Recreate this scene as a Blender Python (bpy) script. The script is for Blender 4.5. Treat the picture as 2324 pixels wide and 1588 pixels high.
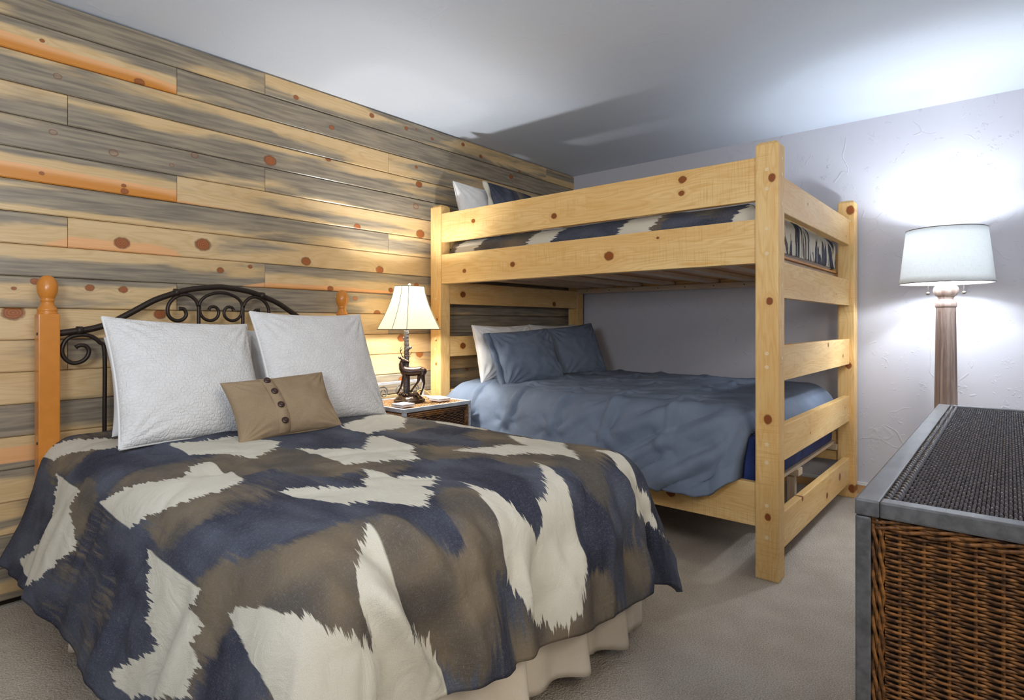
import bpy, bmesh, math, random
import numpy as np
from mathutils import Vector, Matrix
for o in list(bpy.data.objects): bpy.data.objects.remove(o, do_unlink=True)
sc = bpy.context.scene; COL = sc.collection
PI = math.pi
# ------------------------------------------------------------------ camera, world, light, exposure
YAW = 0.7038
cam = bpy.data.objects.new('camera', bpy.data.cameras.new('camera')); COL.objects.link(cam)
cam.data.sensor_width = 36; cam.data.sensor_fit = 'HORIZONTAL'
cam.data.lens = 1330.31/2324*36
cam.data.shift_y = -(794-734.96)/2324
cam.data.clip_start = .05
cam.location = (0, 0, 1.13); cam.rotation_euler = (PI/2, 0, YAW-PI/2)
sc.camera = cam
w = bpy.data.worlds.new('world'); sc.world = w; w.use_nodes = True
w.node_tree.nodes['Background'].inputs[0].default_value = (.80, .88, 1.0, 1)
w.node_tree.nodes['Background'].inputs[1].default_value = .34
def area(name, loc, target, size, power, color):
    l = bpy.data.lights.new(name, 'AREA'); l.shape = 'RECTANGLE'; l.size, l.size_y = size
    l.energy = power; l.color = color
    o = bpy.data.objects.new(name, l); COL.objects.link(o); o.location = loc
    o.rotation_euler = (Vector(target)-Vector(loc)).to_track_quat('-Z', 'Y').to_euler()
    return o
def point(name, loc, r, power, color):
    l = bpy.data.lights.new(name, 'POINT'); l.energy = power; l.color = color; l.shadow_soft_size = r
    o = bpy.data.objects.new(name, l); COL.objects.link(o); o.location = loc; return o
# soft warm fill added behind the camera, stands for no visible source
area('room_fill', (.3, -1.25, 2.05), (1.4, 2.1, .5), (1.2, .9), 34, (1, .92, .80))
# unseen fill added out of frame to the left, aimed up to brighten the ceiling
area('ceiling_fill', (-.5, .5, 1.5), (.2, 1.3, 2.49), (.5, .5), 38, (.82, .90, 1))
point('floor_lamp_bulb', (4.10, .31, 1.575), .03, 24, (.80, .89, 1.0))
point('floor_lamp_bulb', (4.10, .24, 1.46), .03, 26, (.80, .89, 1.0))
point('table_lamp_bulb', (2.33, 2.80, 1.285), .025, 38, (.95, .98, 1))
point('table_lamp_bulb', (2.33, 2.80, 1.165), .025, 22, (.95, .98, 1))
vs = sc.view_settings
vs.view_transform = 'Standard'; vs.look = 'None'; vs.gamma = 1; vs.use_curve_mapping = False; vs.exposure = 0.05
# ------------------------------------------------------------------ helpers
rnd = random.Random(7)
def srgb(r, g, b, a=1):
    f = lambda c: (c/12.92 if c <= .04045 else ((c+.055)/1.055)**2.4)
    return (f(r/255), f(g/255), f(b/255), a)
def rootloc(p):
    while p is not None and p.parent is not None: p = p.parent
    return np.array(p.location) if p is not None else np.zeros(3)
def obj(name, verts, faces, mat, parent=None, smooth=False, origin=None, kind=None):
    me = bpy.data.meshes.new(name)
    v = np.asarray(verts, dtype=float).reshape(-1, 3)
    org = rootloc(parent) if parent is not None else (np.array(origin) if origin is not None else np.zeros(3))
    v = v-org
    if isinstance(faces, np.ndarray):
        n, k = faces.shape
        me.vertices.add(len(v)); me.vertices.foreach_set('co', v.ravel())
        me.loops.add(n*k); me.loops.foreach_set('vertex_index', faces.ravel().astype(np.int32))
        me.polygons.add(n); me.polygons.foreach_set('loop_start', np.arange(0, n*k, k, dtype=np.int32))
        me.polygons.foreach_set('loop_total', np.full(n, k, dtype=np.int32)); me.update(calc_edges=True)
    else:
        me.from_pydata([tuple(q) for q in v], [], faces)
    me.validate(); me.materials.append(mat)
    if smooth: me.polygons.foreach_set('use_smooth', [True]*len(me.polygons))
    o = bpy.data.objects.new(name, me); COL.objects.link(o)
    if parent is not None: o.parent = parent
    else: o.location = tuple(org)
    if kind: o['kind'] = kind
    return o
def thing(name, label, cat, loc, group=None):
    o = bpy.data.objects.new(name, None); COL.objects.link(o); o.location = loc
    o.empty_display_size = .05
    o['label'] = label; o['category'] = cat
    if group: o['group'] = group
    return o
def tag(o, label, cat, group=None):
    o['label'] = label; o['category'] = cat
    if group: o['group'] = group
    return o
def attr(o, name, arr, typ='FLOAT'):
    a = o.data.attributes.new(name, typ, 'POINT')
    if typ == 'FLOAT': a.data.foreach_set('value', np.asarray(arr, dtype=np.float32).ravel())
    else: a.data.foreach_set('vector', np.asarray(arr, dtype=np.float32).ravel())
def bevbox(x0, x1, y0, y1, z0, z1, b=.004, seg=2):
    bm = bmesh.new(); bmesh.ops.create_cube(bm, size=1)
    for v in bm.verts:
        v.co = Vector((x0+(v.co.x+.5)*(x1-x0), y0+(v.co.y+.5)*(y1-y0), z0+(v.co.z+.5)*(z1-z0)))
    if b > 0: bmesh.ops.bevel(bm, geom=bm.edges[:], offset=b, segments=seg, affect='EDGES', profile=.6)
    vs_ = [tuple(v.co) for v in bm.verts]; bm.verts.index_update()
    fs = [[v.index for v in f.verts] for f in bm.faces]; bm.free()
    return vs_, fs
class MB:
    def __init__(s): s.v = []; s.f = []
    def add(s, v, f):
        n = len(s.v); s.v += [tuple(q) for q in v]; s.f += [[i+n for i in g] for g in f]; return s
    def box(s, *a, **k): return s.add(*bevbox(*a, **k))
    def tube(s, pts, r, n=8, caps=True, flat=1.0):
        return s.add(*tube(pts, r, n, caps, flat))
    def obj(s, name, mat, parent=None, smooth=False, **k): return obj(name, s.v, s.f, mat, parent, smooth, **k)
def tube(pts, r, n=8, caps=True, flat=1.0):
    pts = [Vector(p) for p in pts]; m = len(pts)
    rr = r if hasattr(r, '__len__') else [r]*m
    T = [(pts[min(i+1, m-1)]-pts[max(i-1, 0)]).normalized() for i in range(m)]
    ref = Vector((0, 0, 1)) if abs(T[0].z) < .9 else Vector((1, 0, 0))
    N = (ref-T[0]*ref.dot(T[0])).normalized(); V = []; F = []
    for i in range(m):
        N = (N-T[i]*N.dot(T[i])); N = N.normalized() if N.length > 1e-6 else Vector((1, 0, 0))
        B = T[i].cross(N)
        for k in range(n):
            a = 2*PI*k/n; V.append(pts[i]+(N*math.cos(a)+B*math.sin(a)*flat)*rr[i])
    for i in range(m-1):
        for k in range(n):
            k2 = (k+1) % n; F.append([i*n+k, i*n+k2, (i+1)*n+k2, (i+1)*n+k])
    if caps: F.append(list(range(n))[::-1]); F.append([(m-1)*n+k for k in range(n)])
    return V, F
def lathe(prof, c, n=24, axis='z', sx=1, sy=1, mod=None):
    V = []; F = []
    for i, (r, z) in enumerate(prof):
        for k in range(n):
            a = 2*PI*k/n; q = r*(mod(a, i) if mod else 1)
            V.append((c[0]+q*math.cos(a)*sx, c[1]+q*math.sin(a)*sy, c[2]+z))
    m = len(prof)
    for i in range(m-1):
        for k in range(n):
            k2 = (k+1) % n; F.append([i*n+k, i*n+k2, (i+1)*n+k2, (i+1)*n+k])
    F.append(list(range(n))[::-1]); F.append([(m-1)*n+k for k in range(n)])
    return V, F
def gridfaces(nu, nv, wrapu=False):
    i, j = np.meshgrid(np.arange(nu if wrapu else nu-1), np.arange(nv-1), indexing='ij')
    i2 = (i+1) % nu
    return np.stack([i*nv+j, i2*nv+j, i2*nv+j+1, i*nv+j+1], -1).reshape(-1, 4)
_rs = np.random.RandomState(3); _LAT = _rs.rand(512, 512)
def vnoise(x, y):
    xi = np.floor(x).astype(int); yi = np.floor(y).astype(int); fx = x-xi; fy = y-yi
    fx = fx*fx*fx*(fx*(fx*6-15)+10); fy = fy*fy*fy*(fy*(fy*6-15)+10)
    g = lambda a, b: _LAT[a % 512, b % 512]
    return (g(xi, yi)*(1-fx)+g(xi+1, yi)*fx)*(1-fy)+(g(xi, yi+1)*(1-fx)+g(xi+1, yi+1)*fx)*fy
def fbm(x, y, o=3):
    s = 0; a = 1; t = 0
    for k in range(o): s = s+a*vnoise(x*2**k+17.3*k, y*2**k+9.1*k); t += a; a *= .5
    return s/t-.5
def displace(P, h):
    """P (nu,nv,3) grid, h (nu,nv): move along the grid's own normal."""
    du = np.gradient(P, axis=0); dv = np.gradient(P, axis=1); N = np.cross(du, dv)
    N /= np.linalg.norm(N, axis=-1, keepdims=True)+1e-12
    return P+N*h[..., None], N
# ------------------------------------------------------------------ node helpers
class NT:
    def __init__(s, name, rough=.6, spec=.3):
        s.m = bpy.data.materials.new(name); s.m.use_nodes = True; s.t = s.m.node_tree; s.n = s.t.nodes; s.l = s.t.links
        s.b = s.n['Principled BSDF']; s.b.inputs['Roughness'].default_value = rough
        s.b.inputs['Specular IOR Level'].default_value = spec
    def link(s, a, b): s.l.new(a, b)
    def _in(s, node, i, v):
        if v is None: return
        if isinstance(v, bpy.types.NodeSocket): s.l.new(v, node.inputs[i])
        else: node.inputs[i].default_value = v
    def math(s, op, a, b=None, c=None, clamp=False):
        n = s.n.new('ShaderNodeMath'); n.operation = op; n.use_clamp = clamp
        s._in(n, 0, a); s._in(n, 1, b); s._in(n, 2, c); return n.outputs[0]
    def vmath(s, op, a, b=None):
        n = s.n.new('ShaderNodeVectorMath'); n.operation = op; s._in(n, 0, a); s._in(n, 1, b)
        return n.outputs['Value'] if op in ('LENGTH', 'DOT_PRODUCT', 'DISTANCE') else n.outputs[0]
    def attr(s, name, typ='GEOMETRY', out='Fac'):
        n = s.n.new('ShaderNodeAttribute'); n.attribute_name = name; n.attribute_type = typ; return n.outputs[out]
    def coord(s, out='Object'): return s.n.new('ShaderNodeTexCoord').outputs[out]
    def pos(s): return s.n.new('ShaderNodeNewGeometry').outputs['Position']
    def sep(s, v):
        n = s.n.new('ShaderNodeSeparateXYZ'); s._in(n, 0, v); return n.outputs
    def comb(s, x, y, z):
        n = s.n.new('ShaderNodeCombineXYZ'); s._in(n, 0, x); s._in(n, 1, y); s._in(n, 2, z); return n.outputs[0]
    def noise(s, v, scale=5, det=2, rough=.5, dist=0, out='Fac'):
        n = s.n.new('ShaderNodeTexNoise'); s._in(n, 'Vector', v); s._in(n, 'Scale', scale); s._in(n, 'Detail', det)
        s._in(n, 'Roughness', rough); s._in(n, 'Distortion', dist); return n.outputs[out]
    def voro(s, v, scale=5, feat='F1', rand=1, out='Distance'):
        n = s.n.new('ShaderNodeTexVoronoi'); n.feature = feat; s._in(n, 'Vector', v); s._in(n, 'Scale', scale)
        s._in(n, 'Randomness', rand); return n.outputs[out]
    def ss(s, v, lo, hi, to0=0., to1=1.):
        n = s.n.new('ShaderNodeMapRange'); n.interpolation_type = 'SMOOTHSTEP'
        s._in(n, 0, v); s._in(n, 1, lo); s._in(n, 2, hi); s._in(n, 3, to0); s._in(n, 4, to1); return n.outputs[0]
    def mix(s, f, a, b, mode='MIX'):
        n = s.n.new('ShaderNodeMix'); n.data_type = 'RGBA'; n.blend_type = mode
        s._in(n, 0, f); s._in(n, 6, a); s._in(n, 7, b); return n.outputs[2]
    def bump(s, h, strength=.3, dist=.01, normal=None):
        n = s.n.new('ShaderNodeBump'); s._in(n, 'Height', h); n.inputs['Strength'].default_value = strength
        n.inputs['Distance'].default_value = dist
        if normal is not None: s.l.new(normal, n.inputs['Normal'])
        return n.outputs[0]
    def base(s, c): s._in(s.b, 'Base Color', c)
    def normal(s, v): s.l.new(v, s.b.inputs['Normal'])
def plain(name, col, rough=.5, metal=0, spec=.4, bump=None, var=.0):
    t = NT(name, rough, spec); t.b.inputs['Metallic'].default_value = metal
    c = t.coord()
    if var: t.base(t.mix(t.noise(c, 30, 3), tuple(x*(1-var) for x in col[:3])+(1,), tuple(min(1, x*(1+var)) for x in col[:3])+(1,)))
    else: t.base(col)
    if bump: t.normal(t.bump(t.noise(c, bump[0], 3), bump[1], .004))
    return t.m
def knots(t, along, across, n=4, wob=None):
    """distance (in knot radii) to the nearest of the object's own knots k0..k3 = (along, across, radius)"""
    dm = None
    for i in range(n):
        k = t.sep(t.attr('k%d' % i, 'OBJECT', 'Vector'))
        da = t.math('MULTIPLY', t.math('SUBTRACT', along, k[0]), .8); dc = t.math('SUBTRACT', across, k[1])
        d = t.math('DIVIDE', t.math('SQRT', t.math('ADD', t.math('MULTIPLY', da, da), t.math('MULTIPLY', dc, dc))), t.math('MAXIMUM', k[2], .0005))
        dm = d if dm is None else t.math('MINIMUM', dm, d)
    return t.math('ADD', dm, t.math('MULTIPLY', t.math('SUBTRACT', wob, .5), .32)) if wob else dm
def pine_mat(name, light, dark, knotc, stain=False, rough=.45, spec=.35, nk=4):
    t = NT(name, rough, spec); g = t.attr('gl', out='Vector'); gx, gy, gz = t.sep(g)
    sd = t.attr('seed', 'OBJECT'); sv = t.comb(sd, t.math('MULTIPLY', sd, 1.7), 0)
    low = t.noise(t.vmath('ADD', t.vmath('MULTIPLY', g, (1.3, 9, 9)), sv), 1, 3)
    wob = t.noise(t.vmath('ADD', g, sv), 55, 1)
    kd = knots(t, gx, gy, nk, wob)
    near = t.math('POWER', 2.718, t.math('MULTIPLY', kd, -.9))
    ph = t.math('ADD', t.math('MULTIPLY', low, 26.), t.math('MULTIPLY', near, 7.))
    ph = t.math('ADD', ph, t.math('MULTIPLY', gy, 60.))
    lines = t.math('ADD', t.math('MULTIPLY', t.math('SINE', t.math('MULTIPLY', ph, 3.)), .5), .5)
    lines = t.math('MULTIPLY', t.math('POWER', lines, 2.2), t.noise(t.vmath('MULTIPLY', g, (3, 30, 30)), 1, 2))
    fib = t.noise(t.vmath('ADD', t.vmath('MULTIPLY', g, (8, 420, 420)), sv), 1, 2)
    col = t.mix(t.math('MULTIPLY', lines, .8), light, dark)
    col = t.mix(t.ss(low, .35, .7, 0, .45), col, dark)
    if stain:
        gr = t.attr('grey'); he = t.attr('heart')
        n1 = t.noise(t.vmath('ADD', t.vmath('MULTIPLY', g, (2.2, 17, 1)), sv), 1, 4, .55, .8)
        gm = t.ss(t.math('ADD', gr, t.math('MULTIPLY', t.math('SUBTRACT', n1, .5), .80)), .26, .58)
        n2 = t.noise(t.vmath('ADD', t.vmath('MULTIPLY', g, (4, 60, 1)), sv), 1, 4)
        grey = t.mix(t.ss(n2, .3, .7), srgb(156, 144, 124), srgb(110, 103, 94))
        col = t.mix(t.math('MULTIPLY', gm, .93), col, grey)
        hm = t.ss(t.math('ADD', he, t.math('MULTIPLY', t.math('SUBTRACT', n1, .5), .22)), .30, .38)
        hc = t.mix(t.ss(he, .45, .8), srgb(232, 172, 118), srgb(206, 128, 34))
        col = t.mix(t.math('MULTIPLY', hm, .9), col, hc)
    fine = t.mix(t.ss(fib, .35, .65), (.93, .92, .90, 1), (1.02, 1.02, 1.02, 1))
    col = t.mix(1.0, col, fine, 'MULTIPLY')
    halo = t.math('MULTIPLY', near, .75, None, True)
    if not stain:
        saw = t.noise(t.vmath('ADD', t.vmath('MULTIPLY', g, (190, 6, 6)), sv), 1, 2, .6); swm = t.noise(t.vmath('ADD', t.vmath('MULTIPLY', g, (2.2, 9, 9)), sv), 1, 2)
        col = t.mix(t.math('MULTIPLY', t.math('MULTIPLY', t.ss(saw, .5, .68), t.ss(swm, .48, .62)), .38), col, srgb(196, 142, 66))
        res = t.noise(t.vmath('ADD', t.vmath('MULTIPLY', g, (1.6, 34, 34)), sv), 1, 3, .6)
        col = t.mix(t.math('MULTIPLY', t.ss(res, .60, .74), .5), col, srgb(214, 150, 62))
        col = t.mix(halo, col, srgb(206, 132, 48))
    core = t.ss(kd, 1.08, .8); ring = t.math('MULTIPLY', t.ss(kd, .72, .95), t.ss(kd, 1.25, 1.0))
    kc = t.mix(t.ss(t.math('FRACT', t.math('MULTIPLY', kd, 3.4)), .2, .9), knotc, tuple(c*.62 for c in knotc[:3])+(1,))
    ko = t.attr('ringknots', 'OBJECT')
    col = t.mix(t.math('MULTIPLY', core, t.math('SUBTRACT', 1, t.math('MULTIPLY', ko, .8))), col, kc)
    col = t.mix(t.math('MULTIPLY', ring, .65), col, tuple(c*.42 for c in knotc[:3])+(1,))
    t.base(col)
    t.normal(t.bump(t.math('ADD', t.math('MULTIPLY', fib, .3), t.math('MULTIPLY', lines, .5)), .12, .003))
    return t.m
M = {}
M['plank'] = pine_mat('plank_wood', srgb(218, 188, 142), srgb(196, 160, 106), srgb(166, 96, 50), True, .34, .5, 8)
M['pine'] = pine_mat('pine_wood', srgb(236, 200, 138), srgb(216, 162, 88), srgb(152, 80, 28))
M['slat'] = pine_mat('slat_wood', srgb(212, 192, 168), srgb(184, 160, 132), srgb(120, 70, 40))
M['trimwood'] = pine_mat('trim_wood', srgb(206, 150, 92), srgb(186, 128, 70), srgb(120, 66, 30))
M['basewood'] = plain('base_wood', srgb(214, 168, 116), .5, 0, .3, (30, .1), .06)
def wall_mat(name, col, s=1.0):
    t = NT(name, .75, .2); p = t.pos()
    d = t.noise(p, 3.2, 2, .5, 0, 'Color'); pw = t.vmath('ADD', p, t.vmath('MULTIPLY', d, (.35, .35, .35)))
    e = t.voro(pw, 3.6, 'DISTANCE_TO_EDGE')
    m = t.ss(t.noise(p, 6.5, 2), .54, .60)
    m2 = t.ss(t.noise(p, 15, 3), .59, .66)
    fl = t.noise(p, 38, 3, .7)
    h = t.math('ADD', t.math('MULTIPLY', t.math('MULTIPLY', t.ss(e, .022, .0), .7), m), t.math('MULTIPLY', m2, t.ss(fl, .5, .62)))
    h = t.math('ADD', h, t.math('MULTIPLY', t.noise(p, 150, 2), .10))
    h = t.math('ADD', h, t.math('MULTIPLY', t.noise(p, 2.5, 2), .6))
    t.base(t.mix(t.noise(p, 1.2, 2), col, tuple(c*.96 for c in col[:3])+(1,)))
    t.normal(t.bump(h, .42*s, .006)); return t.m
M['wall'] = wall_mat('wall_paint', srgb(206, 204, 210), 1.0)
M['ceil'] = wall_mat('ceiling_paint', srgb(220, 227, 238), .55)
def carpet_mat():
    t = NT('carpet', .95, .1); p = t.pos()
    a = t.noise(p, 210, 3, .7); b = t.voro(p, 150)
    t.base(t.mix(t.ss(t.math('ADD', a, t.math('MULTIPLY', t.noise(p, 6, 2), .2)), .42, .78), srgb(178, 162, 142), srgb(226, 214, 196)))
    t.normal(t.bump(t.math('ADD', a, t.math('MULTIPLY', b, .8)), .9, .006)); return t.m
M['carpet'] = carpet_mat()
def ikat_mat():
    t = NT('ikat_fabric', .8, .15); u = t.attr('st', out='Vector')
    dn = t.noise(t.vmath('MULTIPLY', u, (95, 5.5, 1)), 1, 3, .65)
    dl = t.math('MULTIPLY', t.math('SUBTRACT', dn, .5), .15)
    D = t.math('ADD', t.attr('cream'), t.math('MULTIPLY', t.attr('cream_t'), dl))
    cm = t.ss(D, -.0025, .0025)
    bn = t.noise(t.vmath('MULTIPLY', u, (70, 5, 1)), 1, 4, .62)
    bm = t.ss(t.math('ADD', t.attr('brown'), t.math('MULTIPLY', t.math('SUBTRACT', bn, .5), 1.0)), .36, .66)
    blu = t.mix(t.ss(t.noise(t.vmath('MULTIPLY', u, (6, 3, 1)), 1, 2), .35, .65), srgb(46, 48, 63), srgb(82, 86, 98))
    brw = t.mix(t.ss(t.noise(t.vmath('MULTIPLY', u, (5, 4, 1)), 1, 2), .35, .65), srgb(88, 81, 73), srgb(124, 109, 88))
    dark = t.mix(bm, blu, brw)
    th1 = t.noise(t.vmath('MULTIPLY', u, (1100, 70, 1)), 1, 2, .6); th2 = t.noise(t.vmath('MULTIPLY', u, (70, 1100, 1)), 1, 2, .6)
    sp = t.math('MAXIMUM', t.ss(th1, .57, .72), t.ss(th2, .57, .72))
    grain = t.noise(t.vmath('MULTIPLY', u, (700, 700, 1)), 1, 2)
    dark = t.mix(t.math('MULTIPLY', sp, .34), dark, srgb(166, 166, 170))
    dark = t.mix(t.ss(grain, .5, .8, 0, .35), dark, srgb(150, 150, 156))
    crm = t.mix(t.ss(grain, .3, .7), srgb(206, 198, 180), srgb(224, 218, 202))
    t.base(t.mix(cm, dark, crm))
    h = t.math('ADD', t.math('MULTIPLY', grain, .2), t.noise(t.vmath('MULTIPLY', u, (11, 8, 1)), 1, 5, .6, 1.4))
    t.normal(t.bump(h, .6, .014)); return t.m
M['ikat'] = ikat_mat()
def cloth_mat(name, c0, c1, rough=.85, cr=9., st=.35, weave=600, sheen=0):
    t = NT(name, rough, .15); u = t.coord()
    a = t.noise(u, weave, 2)
    t.base(t.mix(t.ss(t.math('ADD', t.math('MULTIPLY', a, .5), t.math('MULTIPLY', t.noise(u, 7, 3), .5)), .3, .7), c0, c1))
    t.normal(t.bump(t.math('ADD', t.math('MULTIPLY', a, .08), t.noise(u, cr, 4, .55, 1.2)), st, .012))
    if sheen: t.b.inputs['Sheen Weight'].default_value = sheen
    return t.m
M['blue'] = cloth_mat('blue_cotton', srgb(100, 110, 126), srgb(116, 126, 143), .75, 7, .4)
M['white_cotton'] = cloth_mat('white_cotton', srgb(218, 214, 210), srgb(234, 231, 228), .85, 8, .35)
M['skirt'] = cloth_mat('cream_sateen', srgb(214, 200, 180), srgb(228, 216, 198), .42, 5, .1)
M['linen'] = cloth_mat('tan_linen', srgb(142, 120, 94), srgb(164, 142, 114), .9, 14, .25, 420)
M['velvet'] = cloth_mat('navy_velvet', srgb(34, 46, 92), srgb(58, 74, 128), .6, 30, .4)
M['lining'] = plain('dark_lining', srgb(36, 38, 46), .9)
def quilt_mat():
    t = NT('white_matelasse', .9, .1); u = t.attr('st', out='Vector')
    uw = t.vmath('ADD', u, t.vmath('MULTIPLY', t.noise(u, 17, 3, .6, 0, 'Color'), (.05, .05, 0)))
    br = t.n.new('ShaderNodeTexBrick'); t.link(uw, br.inputs['Vector']); br.inputs['Scale'].default_value = 1
    br.inputs['Brick Width'].default_value = .019; br.inputs['Row Height'].default_value = .0135
    br.inputs['Mortar Size'].default_value = .0035; br.inputs['Mortar Smooth'].default_value = 1.0
    br.inputs['Color1'].default_value = br.inputs['Color2'].default_value = (1, 1, 1, 1); br.inputs['Mortar'].default_value = (0, 0, 0, 1)
    t.base(t.mix(t.noise(u, 9, 2), srgb(212, 208, 204), srgb(232, 229, 226)))
    h = t.math('ADD', t.math('MULTIPLY', br.outputs['Color'], .40), t.math('MULTIPLY', t.noise(t.vmath('MULTIPLY', uw, (28, 60, 1)), 1, 4, .6), 1.3))
    t.normal(t.bump(h, .55, .006)); return t.m
M['quilt'] = quilt_mat()
M['oak'] = plain('honey_wood', srgb(204, 128, 48), .28, 0, .5, (8, .05), .12)
M['iron'] = plain('dark_iron', srgb(52, 42, 36), .42, .5, .5, (90, .15))
M['bronze'] = plain('bronze_resin', srgb(66, 50, 40), .25, .55, .6, (60, .35))
M['bark'] = plain('bronze_bark', srgb(88, 84, 86), .35, .5, .6, (140, .9))
M['button'] = plain('brown_button', srgb(56, 34, 26), .3, 0, .5)
M['knob'] = plain('pewter', srgb(150, 150, 150), .3, .9, .5)
M['chain'] = plain('chain_metal', srgb(120, 110, 100), .3, .8, .5)
M['plug'] = plain('wood_plug', srgb(232, 206, 160), .5)
M['hole'] = plain('screw_hole', srgb(40, 28, 20), .8)
M['coaster'] = plain('coaster_stone', srgb(222, 216, 212), .6, 0, .3, (60, .2), .1)
M['cork'] = plain('coaster_edge', srgb(170, 130, 108), .8)
M['print'] = plain('coaster_print', srgb(128, 122, 122), .7)
M['cord'] = plain('cord', srgb(206, 190, 110), .5)
def greywash(name, c0, c1, rough=.38):
    t = NT(name, rough, .5); u = t.pos()
    n = t.noise(t.vmath('MULTIPLY', u, (14, 60, 60)), 1, 4, .6); n2 = t.noise(u, 12, 3)
    t.base(t.mix(t.ss(t.math('ADD', t.math('MULTIPLY', n, .6), t.math('MULTIPLY', n2, .4)), .35, .65), c0, c1))
    t.normal(t.bump(n, .15, .002)); return t.m
M['wash'] = greywash('grey_washed_wood', srgb(72, 72, 74), srgb(98, 98, 100), .32)
M['washlight'] = greywash('pale_washed_wood', srgb(150, 152, 156), srgb(186, 188, 192), .45)
def reed(name, c0, c1, rough, spec):
    t = NT(name, rough, spec); u = t.pos()
    t.base(t.mix(t.ss(t.noise(t.vmath('MULTIPLY', u, (40, 90, 90)), 1, 3), .3, .7), c0, c1)); return t.m
M['reedbrown'] = reed('brown_rattan', srgb(66, 40, 18), srgb(134, 88, 42), .42, .4)
M['reedblack'] = reed('dark_rattan', srgb(44, 40, 42), srgb(70, 64, 66), .22, .7)
M['reedtan'] = reed('tan_rattan', srgb(150, 104, 62), srgb(206, 164, 118), .5, .3)
M['backing'] = plain('dark_backing', srgb(30, 20, 14), .9)
M['backtan'] = plain('tan_backing', srgb(110, 76, 48), .9)
def column_mat():
    t = NT('limed_wood', .5, .35); u = t.coord()
    n = t.noise(t.vmath('MULTIPLY', u, (40, 40, 2.2)), 1, 4, .6, .5)
    t.base(t.mix(t.ss(n, .35, .65), srgb(138, 116, 108), srgb(180, 160, 150))); t.normal(t.bump(n, .12, .002)); return t.m
M['column'] = column_mat()
def shade_mat(name, col, trans, mixf, slub=True):
    t = NT(name, .9, .05); u = t.coord()
    c = col
    if slub:
        z = t.sep(u); ang = t.math('ARCTAN2', z[1], z[0])
        a = t.noise(t.comb(t.math('MULTIPLY', ang, 70), t.math('MULTIPLY', z[2], 30), 0), 1, 3, .6)
        b = t.noise(t.comb(t.math('MULTIPLY', ang, 5), t.math('MULTIPLY', z[2], 420), 0), 1, 3, .6)
        f = t.math('MAXIMUM', t.ss(a, .45, .8), t.ss(b, .45, .8))
        c = t.mix(t.math('MULTIPLY', f, .5), col, tuple(x*.72 for x in col[:3])+(1,))
    t.base(c)
    tr = t.n.new('ShaderNodeBsdfTranslucent'); tr.inputs[0].default_value = trans
    if slub: t.link(t.mix(.6, c, trans), tr.inputs[0])
    mx = t.n.new('ShaderNodeMixShader'); mx.inputs[0].default_value = mixf
    t.link(t.b.outputs[0], mx.inputs[1]); t.link(tr.outputs[0], mx.inputs[2])
    t.link(mx.outputs[0], t.n['Material Output'].inputs[0]); return t.m
M['shadewhite'] = shade_mat('linen_shade', srgb(232, 232, 230), srgb(236, 240, 242), .15)
M['shadecream'] = shade_mat('cream_shade', srgb(238, 230, 206), srgb(255, 248, 226), .27, False)
M['shadetrim'] = plain('shade_trim', srgb(58, 52, 44), .6)
def bulb_mat(name, col, st):
    t = NT(name); t.b.inputs['Emission Color'].default_value = col; t.b.inputs['Emission Strength'].default_value = st; return t.m
M['bulb_cool'] = bulb_mat('bulb_cool', (.85, .93, 1, 1), 12); M['bulb_warm'] = bulb_mat('bulb_warm', (1, .92, .75, 1), 10)
# ------------------------------------------------------------------ setting: room shell
XW, YW, HC = 4.50, 3.067, 2.492
XL, YN = -1.6, -1.5
def struct(name, v, f, mat, **k): return obj(name, v, f, mat, kind='structure', **k)
struct('floor', *bevbox(XL, XW+.1, YN, YW+.12, -.1, 0, 0), M['carpet'])
struct('ceiling', *bevbox(XL, XW+.1, YN, YW+.12, HC, HC+.1, 0), M['ceil'])
struct('wall_right', *bevbox(XW, XW+.1, YN, YW+.12, 0, HC, 0), M['wall'])
wl = struct('wall_left', *bevbox(XL, XW, YW+.022, YW+.12, 0, HC, 0), M['backing'])
bb = struct('baseboard_right', *bevbox(XW-.014, XW, YN, 3.0, 0, .056, .003), M['basewood'])
cap = MB().box(XW-.022, XW, YN, 3.0, .056, .064, .002).box(XW-.017, XW, YN, 3.0, .064, .076, .003)
cap.obj('trim_cap', M['white_cotton'], bb)
ROWH = .1305
JO = {0: (1.552, 4.075, -.93), 1: (1.112, 3.63, -1.37), 2: (2.378, -.10), 3: (.681, 3.20, -1.82+.4)}
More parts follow.
